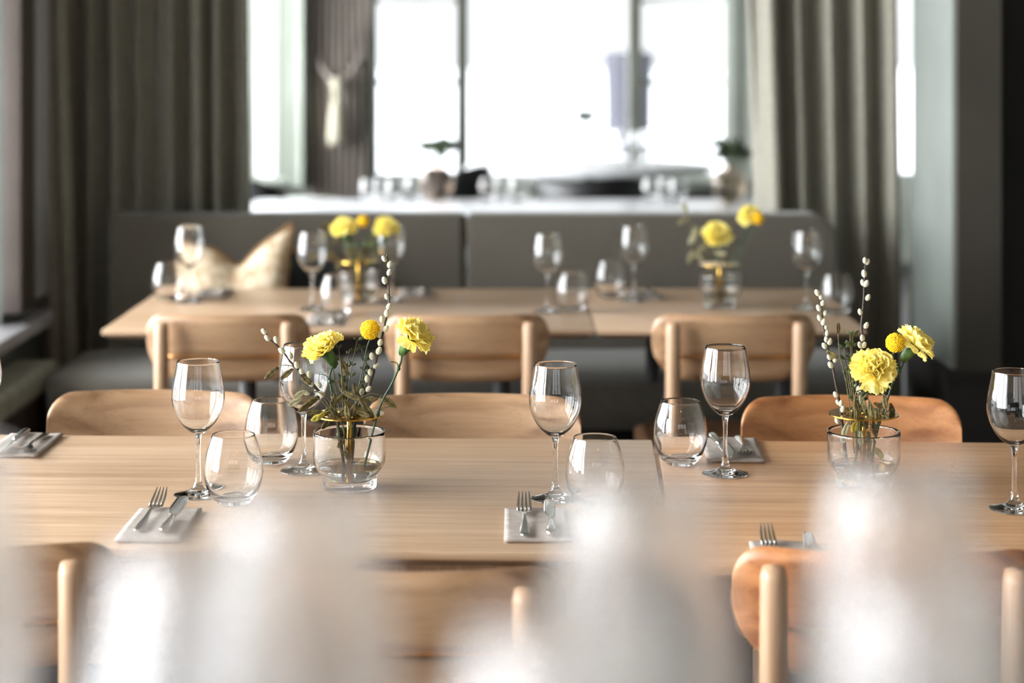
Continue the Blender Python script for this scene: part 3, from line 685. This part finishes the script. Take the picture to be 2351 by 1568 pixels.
def carnation(label, head, ax, R, stempts, seed, group=None, simple=False):
    """head: centre of the bloom base; ax: direction it faces; stem from under the calyx down"""
    head = Vector(head); ax = Vector(ax).normalized()
    base = stempts[-1]; t = thing('carnation', label, 'flower', base, 0, group); o_ = Vector(base)
    b = MB(); petals(b, head-o_, ax, R, seed, .8 if simple else 1); b.build('bloom', 'petal', t)
    Rm = orient(ax).to_4x4(); k = R/.034
    c = MB().lathe([(0, -.030*k), (.0035*k, -.030*k), (.0062*k, -.026*k), (.0085*k, -.018*k), (.0098*k, -.008*k), (.0108*k, .001*k), (.0112*k, .006*k), (.004*k, .007*k)], 18, head-o_, Rm)
    for q in range(5):                                          # pointed sepals and the small bracts below
        a = 2*PI*q/5
        for (z0_, z1_, r0, r1, wd) in ((-.004, .010, .0102, .0150, .0055), (-.030, -.016, .0050, .0095, .0035)):
            def fn(u, v, a=a, z0_=z0_, z1_=z1_, r0=r0, r1=r1, wd=wd):
                w_ = wd*(1-v**1.6)*(u-.5)*2; r = (r0+(r1-r0)*v)*k; z = (z0_+(z1_-z0_)*v)*k
                return head-o_+(Rm @ Vector((r*math.cos(a)-w_*k*math.sin(a), r*math.sin(a)+w_*k*math.cos(a), z)))
            c.grid(fn, 5, 6)
    c.build('calyx', 'calyx', t)
    pts = spline([head-ax*.028*k]+list(stempts), 6); s = MB().tube([p-o_ for p in pts], .0018 if not simple else .0022, 8)
    for i in range(8, len(pts)-3, 14): s.ball(pts[i]-o_, .0034, .0034, .0042)
    for i in range(8, len(pts)-3, 14):
        d = (pts[i-2]-pts[i]).normalized(); sd = 1 if (i//14) % 2 else -1
        q = pts[i]-o_; s.tube(spline([q, q+d*.010+Vector((sd*.006, -.002, 0)), q+d*.013+Vector((sd*.018, -.004, 0))], 4), 1, 6, True, [(.0022, .0006)]*4+[(.0016, .0006)]*4+[(.0003, .0003)])
    s.build('stem', 'stem', t); return t
def billy(label, head, R, stempts, seed, group=None):
    base = Vector(stempts[-1]); t = thing('billy_button', label, 'flower', base, 0, group); head = Vector(head)
    rnd = random.Random(seed); b = MB().ball(head-base, R*.93, nu=16, nv=10); n = 420; ga = PI*(3-math.sqrt(5))
    for i in range(n):
        z = 1-2*(i+.5)/n; r = math.sqrt(1-z*z); d = Vector((r*math.cos(ga*i), r*math.sin(ga*i), z))
        b.ball(head-base+d*R*rnd.uniform(.90, 1.0), R*.075*rnd.uniform(.7, 1.15), nu=6, nv=4)
    b.build('flower_head', 'billy', t)
    MB().tube([p-base for p in spline([head-Vector((0, 0, R*.9))]+list(stempts), 6)], .0011, 8).build('stem', 'stem', t); return t
def willow(label, stem, cats, dep, seed, Rc=.0043):
    """stem: photo points at depth dep(y); cats: catkin centres"""
    rnd = random.Random(seed)
    pts = spline([D(x, y, dep(y)) for x, y in stem], 8); base = pts[-1].copy()
    t = thing('willow_branch', label, 'branch', base); n = len(pts)
    rad = [.0009+.0016*min(1, i/(n*.7)) for i in range(n)]
    s = MB().tube([p-base+Vector((rnd.uniform(-1, 1), rnd.uniform(-1, 1), 0))*.0004 for p in pts], rad, 8)
    s.ball(pts[0]-base, .0014, .0014, .003); s.build('twig', 'twig', t)
    for x, y in cats:
        c = D(x, y, dep(y)-rnd.uniform(-.001, .004)); q = min(range(n), key=lambda i: (pts[i]-c).length)
        d = (pts[max(q-3, 0)]-pts[min(q+1, n-1)]).normalized(); out = (c-pts[q]); out.y *= .4
        ax = (d*1.6+out.normalized()*.7 if out.length > 1e-5 else d).normalized()
        k = rnd.uniform(.88, 1.12); b = MB(); RR = orient(ax)
        L = .0066*k*Rc/.0046; W = Rc*k
        vs = [(0, -L), (W*.62, -L*.82), (W*.95, -L*.4), (W, 0), (W*.88, L*.42), (W*.55, L*.82), (W*.2, L*.98), (0, L)]
        b.lathe(vs, 14, c-base, RR.to_4x4()); b.build('catkin', 'catkin', t)
    return t
def spikelet(b, p0, p1, wd, seed=0, nrm=(0, -1, 0)):
    """flat plaited seed head: two ranks of overlapping pointed scales"""
    rnd = random.Random(seed); p0 = Vector(p0); p1 = Vector(p1); L = (p1-p0).length; d = (p1-p0)/L; n_ = Vector(nrm)
    side = d.cross(n_).normalized(); n_ = side.cross(d).normalized(); m = 9
    for i in range(m):
        f = i/m; prof = math.sin(PI*min(1, .16+f*.86))**.8
        for sd in (-1, 1):
            root = p0+d*L*(f*.86); tip = root+d*L*.24+side*sd*wd*prof*.62
            def fn(u, v, s):
                ax = root.lerp(tip, v); w_ = L*.060*math.sin(PI*(.12+.86*v))*(u-.5)*2
                cr = (tip-root).normalized().cross(n_)
                return ax+cr*w_+n_*(.0007*math.sin(PI*v)*(1-abs(u-.5))+s*.00025+sd*.0003)
            b.shell(fn, 4, 5)
def oats(label, heads, stems, Y, mat, seed, group=None, wd=.0085):
    """heads: list of (x0,y0,x1,y1[,dY]) in the photo; stems: polylines"""
    rnd = random.Random(seed); base = D(*stems[0][-1], Y); t = thing('oat_sprig', label, 'dried grass', base, 0, group)
    for h in heads:
        b = MB()
        dY = h[4] if len(h) > 4 else rnd.uniform(-.025, .015)
        a = D(h[0], h[1], Y+dY)-base; c = D(h[2], h[3], Y+dY-.004)-base
        spikelet(b, a, c, wd*(1 if (a-c).length > .02 else .8), rnd.random(), (rnd.uniform(-.4, .4), -1, rnd.uniform(-.3, .3)))
        b.build('seed_head', mat, t, recalc=False)
    s = MB()
    for st in stems: s.tube([p-base for p in spline([D(x, y, Y+rnd.uniform(-.004, .004)) for x, y in st], 5)], .0008, 6)
    s.build('stalk', 'sprig', t); return t
def leafy(label, stems, Y, seed, mat='leaf', L=.012, stp=3, group=None, stalk='sprig'):
    rnd = random.Random(seed); base = D(*stems[0][-1], Y); t = thing('leafy_sprig', label, 'foliage', base, 0, group)
    s = MB(); b = MB()
    for st in stems:
        pts = spline([D(x, y, Y+rnd.uniform(-.012, .012)) for x, y in st], 6); s.tube([p-base for p in pts], .0009, 6)
        for i in range(0, int(len(pts)*.72), stp):
            for sd in (-1, 1):
                d = (pts[max(i-1, 0)]-pts[i+1]).normalized(); q = pts[i]-base
                dr = (d*rnd.uniform(.5, 1)+Vector((sd*rnd.uniform(.4, .9), rnd.uniform(-.6, .3), 0))).normalized(); l = L*rnd.uniform(.6, 1.15)
                sv = dr.cross(Vector((rnd.uniform(-.5, .5), -1, rnd.uniform(-.5, .5)))).normalized()
                def fn(u, v, sg):
                    return q+dr*l*(v*1.0+.12)+sv*(u-.5)*2*l*.23*math.sin(PI*(.03+.94*v))+Vector((0, -.0015*math.sin(PI*v)+sg*.00015, 0))
                b.shell(fn, 4, 6)
                s.tube([q, q+dr*l*.15], .0004, 5)
    s.build('stalk', stalk, t); b.build('leaves', mat, t); return t
Y1 = V1.y; Y2 = V2.y; Z1 = Vector((0, 0, 0))
# left foreground vase
willow('tall pussy willow branch, the only tall one in the left vase',
       [(889, 587), (893, 612), (892, 650), (893, 690), (889, 720), (879, 765), (868, 806), (860, 845), (850, 880), (832, 915), (818, 955), (812, 1010), (806, 1080)],
       [(882, 594), (895, 607), (894, 625), (883, 644), (888, 681), (893, 703), (888, 719), (877, 733), (886, 755), (870, 768), (873, 786), (870, 805), (854, 818), (863, 840), (850, 855), (843, 870), (846, 893), (831, 900)], lambda y: Y1+.012-(1080-y)*.00004, 1)
willow('pussy willow branch leaning left over the wine glass, left vase',
       [(608, 758), (618, 777), (630, 788), (650, 808), (668, 832), (690, 853), (716, 882), (742, 908), (760, 935), (773, 960), (782, 1010), (792, 1085)],
       [(606, 761), (614, 776), (634, 780), (647, 805), (667, 817), (681, 838), (692, 853), (710, 860), (714, 882), (733, 884), (738, 905)], lambda y: Y1-.004-(1080-y)*.00006, 2)
carnation('yellow carnation facing up left in the left foreground vase', D(748, 806, Y1), (-.45, -.35, .8), .035,
          [D(757, 862, Y1), D(764, 910, Y1), D(773, 960, Y1+.004), D(780, 1020, Y1+.004), D(796, 1095, Y1)], 4)
carnation('yellow carnation facing up right on a long stem, left foreground vase', D(943, 779, Y1-.01), (.5, -.25, .75), .036,
          [D(920, 832, Y1-.01), D(900, 880, Y1-.01), D(878, 920, Y1-.01), D(863, 965, Y1-.008), D(850, 1015, Y1-.006), D(834, 1082, Y1-.004)], 9)
billy('round yellow button flower left of the tall willow branch, left vase', D(850, 757, Y1), .0160, [D(842, 800, Y1), D(832, 850, Y1), D(820, 910, Y1), D(812, 960, Y1), D(806, 1060, Y1)], 1)
oats('olive brown oat grass hanging over the brass disc of the left vase',
     [(639, 843, 607, 872), (672, 847, 643, 871), (690, 860, 714, 884), (734, 909, 685, 945), (742, 946, 702, 948), (781, 819, 797, 863), (787, 900, 829, 918), (790, 924, 842, 948), (826, 914, 861, 968),
      (838, 917, 868, 915), (874, 908, 910, 936), (750, 930, 767, 962), (772, 965, 801, 930), (787, 961, 831, 946), (805, 905, 845, 925), (800, 940, 838, 962), (770, 905, 760, 945), (815, 930, 800, 962), (765, 935, 735, 958), (800, 900, 770, 925), (812, 880, 822, 915), (760, 960, 738, 985), (820, 945, 850, 958), (795, 930, 800, 965), (778, 870, 790, 905), (795, 1000, 775, 1028), (812, 1010, 795, 1035), (790, 1035, 808, 1060)],
     [[(639, 843), (655, 838), (690, 850), (740, 905), (770, 950), (790, 1060)], [(781, 819), (785, 880), (792, 1040)], [(874, 908), (845, 905), (810, 940), (798, 1050)], [(790, 924), (760, 905), (795, 1000)]], Y1-.012, 'oat', 3)
oats('pale straw oat grass left of the brass disc, left vase', [(702, 897, 675, 913), (692, 915, 662, 932), (690, 900, 712, 905)], [[(702, 897), (740, 905), (770, 950), (785, 1050)], [(692, 915), (730, 915), (768, 955)]], Y1-.03, 'oat_pale', 5)
oats('yellow green oat grass tip beside the brass disc, left vase', [(742, 952, 714, 966), (748, 944, 728, 964)], [[(742, 952), (765, 948), (785, 1040)]], Y1-.035, 'oat_yellow', 8)
leafy('dark leafy sprigs rising behind the blooms, left vase', [[(790, 850), (800, 920), (804, 1060)], [(830, 800), (845, 860), (822, 930), (806, 1010)], [(765, 850), (775, 920), (790, 1000)], [(820, 783), (808, 840), (800, 900), (796, 1050)], [(778, 800), (786, 870), (795, 960)], [(840, 830), (830, 880), (812, 940)], [(800, 815), (795, 880), (795, 960)], [(848, 850), (825, 900), (806, 960)]], Y1+.015, 6, 'leaf', .011, 3)
# right foreground vase
willow('tallest pussy willow branch in the right foreground vase', [(1986, 594), (1986, 620), (1984, 660), (1982, 700), (1978, 740), (1980, 780), (1979, 830), (1976, 880), (1972, 930), (1974, 990), (1985, 1085)],
       [(1992, 601), (1986, 598), (1984, 628), (1981, 649), (1989, 651), (1993, 683), (1975, 716), (1989, 747), (1980, 776), (1975, 792), (1984, 792), (1972, 895), (1979, 893)], lambda y: Y2+.016, 3)
willow('shorter pussy willow branch at the left of the right foreground vase', [(1878, 668), (1884, 690), (1887, 722), (1892, 762), (1902, 806), (1911, 840), (1920, 885), (1929, 935), (1935, 985), (1941, 1035), (1947, 1075)],
       [(1877, 672), (1885, 681), (1889, 696), (1880, 707), (1895, 719), (1882, 730), (1891, 739), (1897, 750), (1899, 765), (1897, 779), (1905, 784), (1893, 794), (1904, 820), (1917, 825), (1907, 838), (1919, 906), (1924, 924), (1931, 926), (1935, 939), (1922, 966), (1935, 1009), (1937, 1036)], lambda y: Y2-.002, 4, .0041)
carnation('big yellow carnation turned to the camera in the right foreground vase', D(2004, 852, Y2-.006), (-.02, -.78, .62), .0385,
          [D(1984, 900, Y2+.006), D(1978, 950, Y2+.004), D(1972, 1000, Y2-.004), D(1966, 1045, Y2-.008), D(1956, 1096, Y2-.010)], 12)
carnation('yellow carnation turned away to the right in the right foreground vase', D(2097, 796, Y2), (.62, -.05, .75), .0345,
          [D(2071, 840, Y2), D(2050, 880, Y2), D(2035, 925, Y2), D(2018, 975, Y2), D(2004, 1040, Y2), D(1998, 1098, Y2)], 22)
billy('round yellow button flower before the right carnation, right vase', D(2056, 787, Y2-.014), .0158, [D(2047, 820, Y2-.012), D(2036, 870, Y2-.010), D(2026, 915, Y2-.006), D(2016, 960, Y2), D(2002, 1075, Y2)], 5)
oats('brown oat grass arching over the brass disc of the right vase',
     [(1963, 915, 1970, 950), (2029, 904, 2034, 940), (2006, 925, 2030, 936), (2044, 925, 2051, 958, .02), (1898, 806, 1924, 822, .0), (1924, 766, 1924, 740, .0), (1955, 948, 1940, 957), (1980, 952, 1973, 990), (2004, 966, 2011, 1003), (2000, 930, 2008, 962), (1984, 950, 1990, 985), (1962, 935, 1958, 968), (2012, 940, 2020, 975), (1975, 930, 1968, 962), (1996, 1025, 1991, 1058), (1992, 990, 1996, 1030)],
     [[(2029, 904), (2010, 897), (1990, 905), (1975, 935), (1975, 1050)], [(1924, 766), (1929, 820), (1941, 870), (1950, 930), (1962, 1040)], [(1963, 915), (1960, 905), (1962, 990)], [(2004, 966), (2000, 930), (1996, 1060)]], Y2-.016, 'oat', 13)
oats('pale straw oat grass drooping before the right vase', [(1975, 906, 1986, 945), (1994, 918, 2001, 957), (1948, 968, 1934, 1006), (1976, 990, 1977, 1026)], [[(1975, 906), (1984, 898), (1965, 902), (1962, 960), (1968, 1040)], [(1994, 918), (1988, 905), (1975, 930)], [(1948, 968), (1955, 962), (1966, 990)]], Y2-.032, 'oat_pale', 15)
oats('yellow green oat grass low in the right vase', [(1967, 966, 1957, 994, -.025), (2009, 1027, 2028, 1054, .0)], [[(1967, 966), (1968, 950), (1970, 1040)], [(2009, 1027), (2002, 1010), (1996, 1050)]], Y2-.01, 'oat_yellow', 18, wd=.010)
leafy('dark leafy sprigs left of the big carnation, right vase', [[(1948, 850), (1958, 920), (1968, 1020)], [(1985, 905), (1982, 950), (1976, 1040)], [(1958, 772), (1955, 830), (1958, 890), (1966, 960), (1970, 1040)], [(1938, 800), (1945, 860), (1955, 920)], [(1968, 820), (1966, 870), (1964, 930)]], Y2+.008, 7, 'leaf', .012, 3)
leafy('small green leaf sprig above the big carnation, right vase', [[(1952, 770), (1953, 800), (1958, 860), (1964, 960)]], Y2-.004, 17, 'leaf_mid', .013, 5)
# posies on the banquette table
Y3, Y4 = V3.y, V4.y
carnation('blurred yellow carnation at left of the left posy, banquette table', D(792, 530, Y3), (-.2, -.5, .8), .040, [D(800, 570, Y3), D(815, 620, Y3), D(822, 680, Y3)], 31, simple=True)
carnation('blurred yellow carnation at right of the left posy, banquette table', D(888, 528, Y3), (.2, -.6, .7), .040, [D(870, 570, Y3), D(845, 620, Y3), D(828, 680, Y3)], 32, simple=True)
billy('blurred yellow button flower atop the left posy, banquette table', D(834, 508, Y3), .0165, [D(832, 540, Y3), D(828, 600, Y3), D(824, 685, Y3)], 7)
carnation('blurred yellow carnation low in the right posy, banquette table', D(1645, 545, Y4), (.05, -.7, .5), .044, [D(1650, 590, Y4), D(1652, 630, Y4), D(1650, 690, Y4)], 33, simple=True)
carnation('blurred yellow carnation high in the right posy, banquette table', D(1720, 500, Y4), (.1, -.6, .6), .034, [D(1705, 550, Y4), D(1680, 610, Y4), D(1656, 690, Y4)], 34, simple=True)
billy('blurred ochre button flower beside the high carnation, right posy', D(1739, 501, Y4-.02), .0175, [D(1725, 540, Y4-.01), D(1690, 610, Y4), D(1654, 695, Y4)], 8)
def hd(cx, cy, n, sx, sy, seed, L=26):
    r = random.Random(seed); out = []
    for _ in range(n):
        x = cx+r.uniform(-sx, sx); y = cy+r.uniform(-sy, sy); a = r.uniform(.3, 2.8)
        out.append((x, y, x+L*math.cos(a), y+L*math.sin(a), r.uniform(-.04, .02)))
    return out
oats('blurred brown oat grass in the left posy, banquette table', hd(825, 575, 12, 55, 30, 1)+[(755, 505, 735, 530), (850, 555, 825, 590)], [[(755, 505), (790, 560), (823, 680)], [(860, 560), (840, 620), (824, 680)], [(740, 520), (745, 560), (820, 650)]], Y3, 'oat', 21, wd=.012)
leafy('blurred green sprigs in the left posy, banquette table', [[(800, 550), (815, 600), (822, 680)], [(850, 545), (840, 600), (826, 680)], [(870, 560), (850, 610), (826, 690)]], Y3+.01, 22, 'leaf_mid', .020, 3)
oats('blurred pinkish brown oat grass arching left from the right posy', [(1580, 500, 1556, 515), (1570, 465, 1575, 490), (1598, 535, 1582, 562), (1590, 575, 1580, 605), (1600, 520, 1590, 545), (1625, 560, 1600, 580), (1608, 580, 1590, 590), (1640, 580, 1668, 584), (1615, 600, 1600, 585)], [[(1572, 470), (1600, 560), (1645, 690)], [(1580, 500), (1610, 490), (1640, 580), (1650, 690)], [(1590, 575), (1620, 570), (1650, 650)]], Y4, 'oat_pale', 23, wd=.013)
leafy('blurred dark sprigs in the right posy, banquette table', [[(1610, 545), (1630, 600), (1648, 690)], [(1690, 560), (1670, 610), (1654, 680)], [(1668, 420), (1672, 520), (1662, 600), (1655, 680)]], Y4+.01, 24, 'oat', .016, 3)
# ---------------------------------------------------------------- the zone behind the banquette
t = table('white-topped table right behind the banquette, set with tumblers', 2.9, .88, (-1.235, 9.28, 0), 0, 'cloth_white')
def rtab(name, label, x, Y, r, z, mat, th=.03):
    t = thing(name, label, 'table', (x, Y, 0))
    MB().lathe([(0, z-th), (r-.01, z-th), (r, z-th/2), (r-.004, z), (0, z)], 64).build('table_top', mat, t)
    MB().lathe([(0, 0), (r*.5, 0), (r*.48, .02), (.04, .05), (.035, z-th-.03), (.10, z-th), (0, z-th)], 32).build('pedestal', 'black', t)
    return t
rtab('round_table', 'round white table standing before the far window', yx(1352, 12.1), 12.05, .78, .75, 'cloth_white')
rtab('side_table', 'low pale round table behind the left end of the white table', yx(716, 11.2), 11.2, .19, .60, 'frame_pale')
def black_chair(label, x, Y, rz, W=.27, top=.82, rise=0):
    t = thing('armchair', label, 'chair', (x, Y, 0), rz, 'black chairs around the far tables')
    def fn(u, v, s):
        a = (u-.5)*2*1.9; r = W+s*.012
        zt_ = top-.03*(a/1.9)**2-rise*(a/1.9)**2+.006*math.sin(a*3)
        return Vector((r*math.sin(a), -r*math.cos(a), .42+(zt_-.42)*v))
    MB().shell(fn, 30, 6).build('backrest', 'black', t)
    MB().lathe([(0, .40), (W-.02, .40), (W-.01, .43), (W-.03, .46), (0, .46)], 32).build('seat', 'black', t)
    for a in (.8, 2.35, 3.9, 5.5): MB().tube([((W-.02)*math.cos(a)*1.05, (W-.02)*math.sin(a)*1.05, 0), ((W-.07)*math.cos(a), (W-.07)*math.sin(a), .41)], [.010, .015], 10).build('leg', 'black', t)
    return t
black_chair('wide black chair back between the two far tables, centre right', yx(1362, 10.2), 10.25, 0, .29, .80)
black_chair('black round-backed chair at far left beside the curtain', yx(605, 10.0), 10.1, -.5, .20, .80, .22)
black_chair('black round-backed chair behind the left amber globe vase', yx(1022, 10.6), 10.6, .9, .24, .84, .2)
black_chair('black chair low behind the right amber globe vase', yx(1600, 10.5), 10.5, 0, .22, .72, .02)
def globe(label, x, y, r, plant, seed, z=.75, Yf=None, tall=0):
    p = P(x, y, z); p.z = z+.0005
    t = thing('globe_vase', label, 'vase', p)
    prof = [(0, .001), (r*.35, .001)]+bez([(r*.45, r*.06), (r*.85, r*.45), (r, r*.98), (r*.86, r*1.5), (r*.45, r*1.86), (r*.32, r*2.05)])
    inn = [(a*.94, b_+.001) for a, b_ in reversed(prof[2:])]+[(0, .006)]
    MB().lathe(prof+inn, 40).build('glass_globe', 'amber', t)
    q = thing('foliage_posy', 'small '+plant+' posy in the '+label.split(',')[0], 'plant', p+Vector((0, 0, r*.4)))
    rnd = random.Random(seed); s = MB(); b = MB()
    for k in range(14):
        a = rnd.uniform(0, 6.28); sp = r*rnd.uniform(.2, 1.1)*(1 if not tall else .7); h = r*1.75+r*rnd.uniform(.5, 1.15)+tall
        tip = Vector((sp*math.cos(a), sp*math.sin(a), h))
        s.tube([(0, 0, 0), (0, 0, r*1.5), tip], .0018, 6)
        for j in range(12):
            d = Vector((rnd.uniform(-1, 1), rnd.uniform(-1, 1), rnd.uniform(-.5, 1))).normalized(); l = max(.03, r*rnd.uniform(.25, .45)); sv = d.cross(Vector((0, -1, .3))).normalized()
            c = tip+Vector((rnd.uniform(-1, 1), rnd.uniform(-1, 1), rnd.uniform(-.6, .4)))*r*.25
            b.shell(lambda u, v, sg: c+d*l*v+sv*(u-.5)*2*l*.35*math.sin(PI*(.03+.94*v))+Vector((0, sg*.0004, 0)), 4, 5)
    s.build('stalk', 'leaf', q); b.build('leaves', 'leaf', q); return t
globe('left amber globe vase, on the white table', 1003, 461, .085, 'dark green leafy', 1)
globe('right amber globe vase, on the white table', 1675, 466, .085, 'dark green leafy', 2)
globe('small amber globe vase, on the round far table', 1345, 372, .058, 'tall-stemmed green', 3, tall=.13)
GT = 'tumblers on the white table behind the banquette'
for x, y in ((848, 462), (876, 460), (905, 463), (1122, 461), (1153, 458), (1190, 462), (1497, 461), (1530, 458), (1556, 462), (950, 458)):
    tm(x, y, {848: 'far tumbler at the left end of the group behind the left posy', 876: 'far tumbler second in the group behind the left posy', 905: 'far tumbler at the right of the group behind the left posy', 950: 'far tumbler just left of the left amber globe vase',
              1122: 'far tumbler nearest right of the left amber globe vase', 1153: 'far tumbler in the middle of three left of the wide black chair', 1190: 'far tumbler touching the left side of the wide black chair',
              1497: 'far tumbler touching the right side of the wide black chair', 1530: 'far tumbler in the middle of three right of the wide black chair', 1556: 'far tumbler nearest the right amber globe vase'}[x], GT)
for x, y, l in ((1418, 378, 'far wine glass at left on the round table before the tower'), (1462, 380, 'far wine glass before the right window post on the round table'), (1490, 376, 'far wine glass at right on the round table beside the window post')):
    wg(x, y, l, 'wine glasses on the round far table')
# ---------------------------------------------------------------- service counter by the camera with its out-of-focus glasses
CZ = 1.10
t = thing('service_counter', 'bar counter just below the frame carrying the hazy nearest glasses', 'counter', (0, .64, 0))
MB().box(-1.0, 1.0, -.30, .30, CZ-.03, CZ).build('counter_top', 'oak_top', t, bevel=.003)
MB().box(-.95, .95, -.26, .26, 0, CZ-.03).build('counter_body', 'wall_dark', t)
def hazy():  # white mixed into the glass stands in for blurred window reflections
    m = bpy.data.materials.new('painted_haze_glass'); m.use_nodes = True; nt = m.node_tree; nt.nodes.clear(); N = nt.nodes
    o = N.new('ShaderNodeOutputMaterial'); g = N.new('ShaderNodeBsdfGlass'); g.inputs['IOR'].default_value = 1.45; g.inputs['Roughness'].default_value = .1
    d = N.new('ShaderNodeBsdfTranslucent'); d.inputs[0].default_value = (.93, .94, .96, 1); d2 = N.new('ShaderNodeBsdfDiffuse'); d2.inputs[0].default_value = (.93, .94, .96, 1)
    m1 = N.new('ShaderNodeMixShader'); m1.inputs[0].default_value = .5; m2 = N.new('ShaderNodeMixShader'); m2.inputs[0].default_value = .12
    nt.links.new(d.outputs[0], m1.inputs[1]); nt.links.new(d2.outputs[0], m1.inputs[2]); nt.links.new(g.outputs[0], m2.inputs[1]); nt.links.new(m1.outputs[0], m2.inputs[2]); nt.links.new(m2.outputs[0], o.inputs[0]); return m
M['haze_glass'] = hazy()
def flute(label, loc):
    t = thing('champagne_glass', label, 'champagne glass', loc, 0, 'hazy champagne glasses on the near counter')
    outer = bez([(.0045, .085), (.014, .092), (.028, .115), (.0335, .140), (.0315, .168), (.0260, .195), (.0215, .2146)])
    inner = [(r-.0008 if r > .006 else 0, z+(.006 if z < .09 else .0002)) for r, z in reversed(outer)]
    MB().lathe(outer+[(.0211, .2150)]+inner, 40).build('bowl', 'haze_glass', t)
    MB().lathe(bez([(.0050, .020), (.0036, .04), (.0036, .07), (.0045, .085)]), 24).build('stem', 'haze_glass', t)
    MB().lathe([(0, .0010), (.030, 0), (.0315, .0008), (.030, .0022), (.014, .006), (.007, .012), (.0050, .020)], 40).build('foot', 'haze_glass', t)
    return t
near = [(1470, .64, 'hazy foreground glass over the lower middle, right of the napkin'), (2065, .66, 'hazy foreground glass below the right vase'), (690, .62, 'hazy foreground glass below the left vase'), (-130, .69, 'hazy foreground glass at the left edge'),
        (450, .56, 'hazy foreground glass right of the lower left chair post'), (1290, .48, 'hazy foreground glass at the bottom, right side of the lower middle chair'), (2125, .52, 'hazy foreground glass at the bottom right before the chair back')]
f0 = None
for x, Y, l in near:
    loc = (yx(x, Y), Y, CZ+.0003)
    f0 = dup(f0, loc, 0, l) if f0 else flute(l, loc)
# ---------------------------------------------------------------- pendant lamps (behind and above the camera, seen only as glints)
for k, (x, y) in enumerate(((.15, -.6), (.2, .3), (.25, 1.2), (.9, -.2))):
    t = thing('pendant_lamp', 'small bronze pendant lamp with a warm bulb hanging '+('above the near counter', 'just before the near counter', 'over the foreground table', 'nearest the right wall')[k], 'lamp', (x, y, 2.35), 0, 'pendant lamps over the tables')
    MB().lathe([(.012, .10), (.05, .08), (.075, 0), (.072, 0), (.047, .076), (.010, .095)], 32).build('lamp_shade', 'bulb_brass', t)
    MB().ball((0, 0, -.02), .03).build('bulb', 'bulb', t)
    MB().tube([(0, 0, .09), (0, 0, .55)], .003, 6).build('cord', 'black', t)
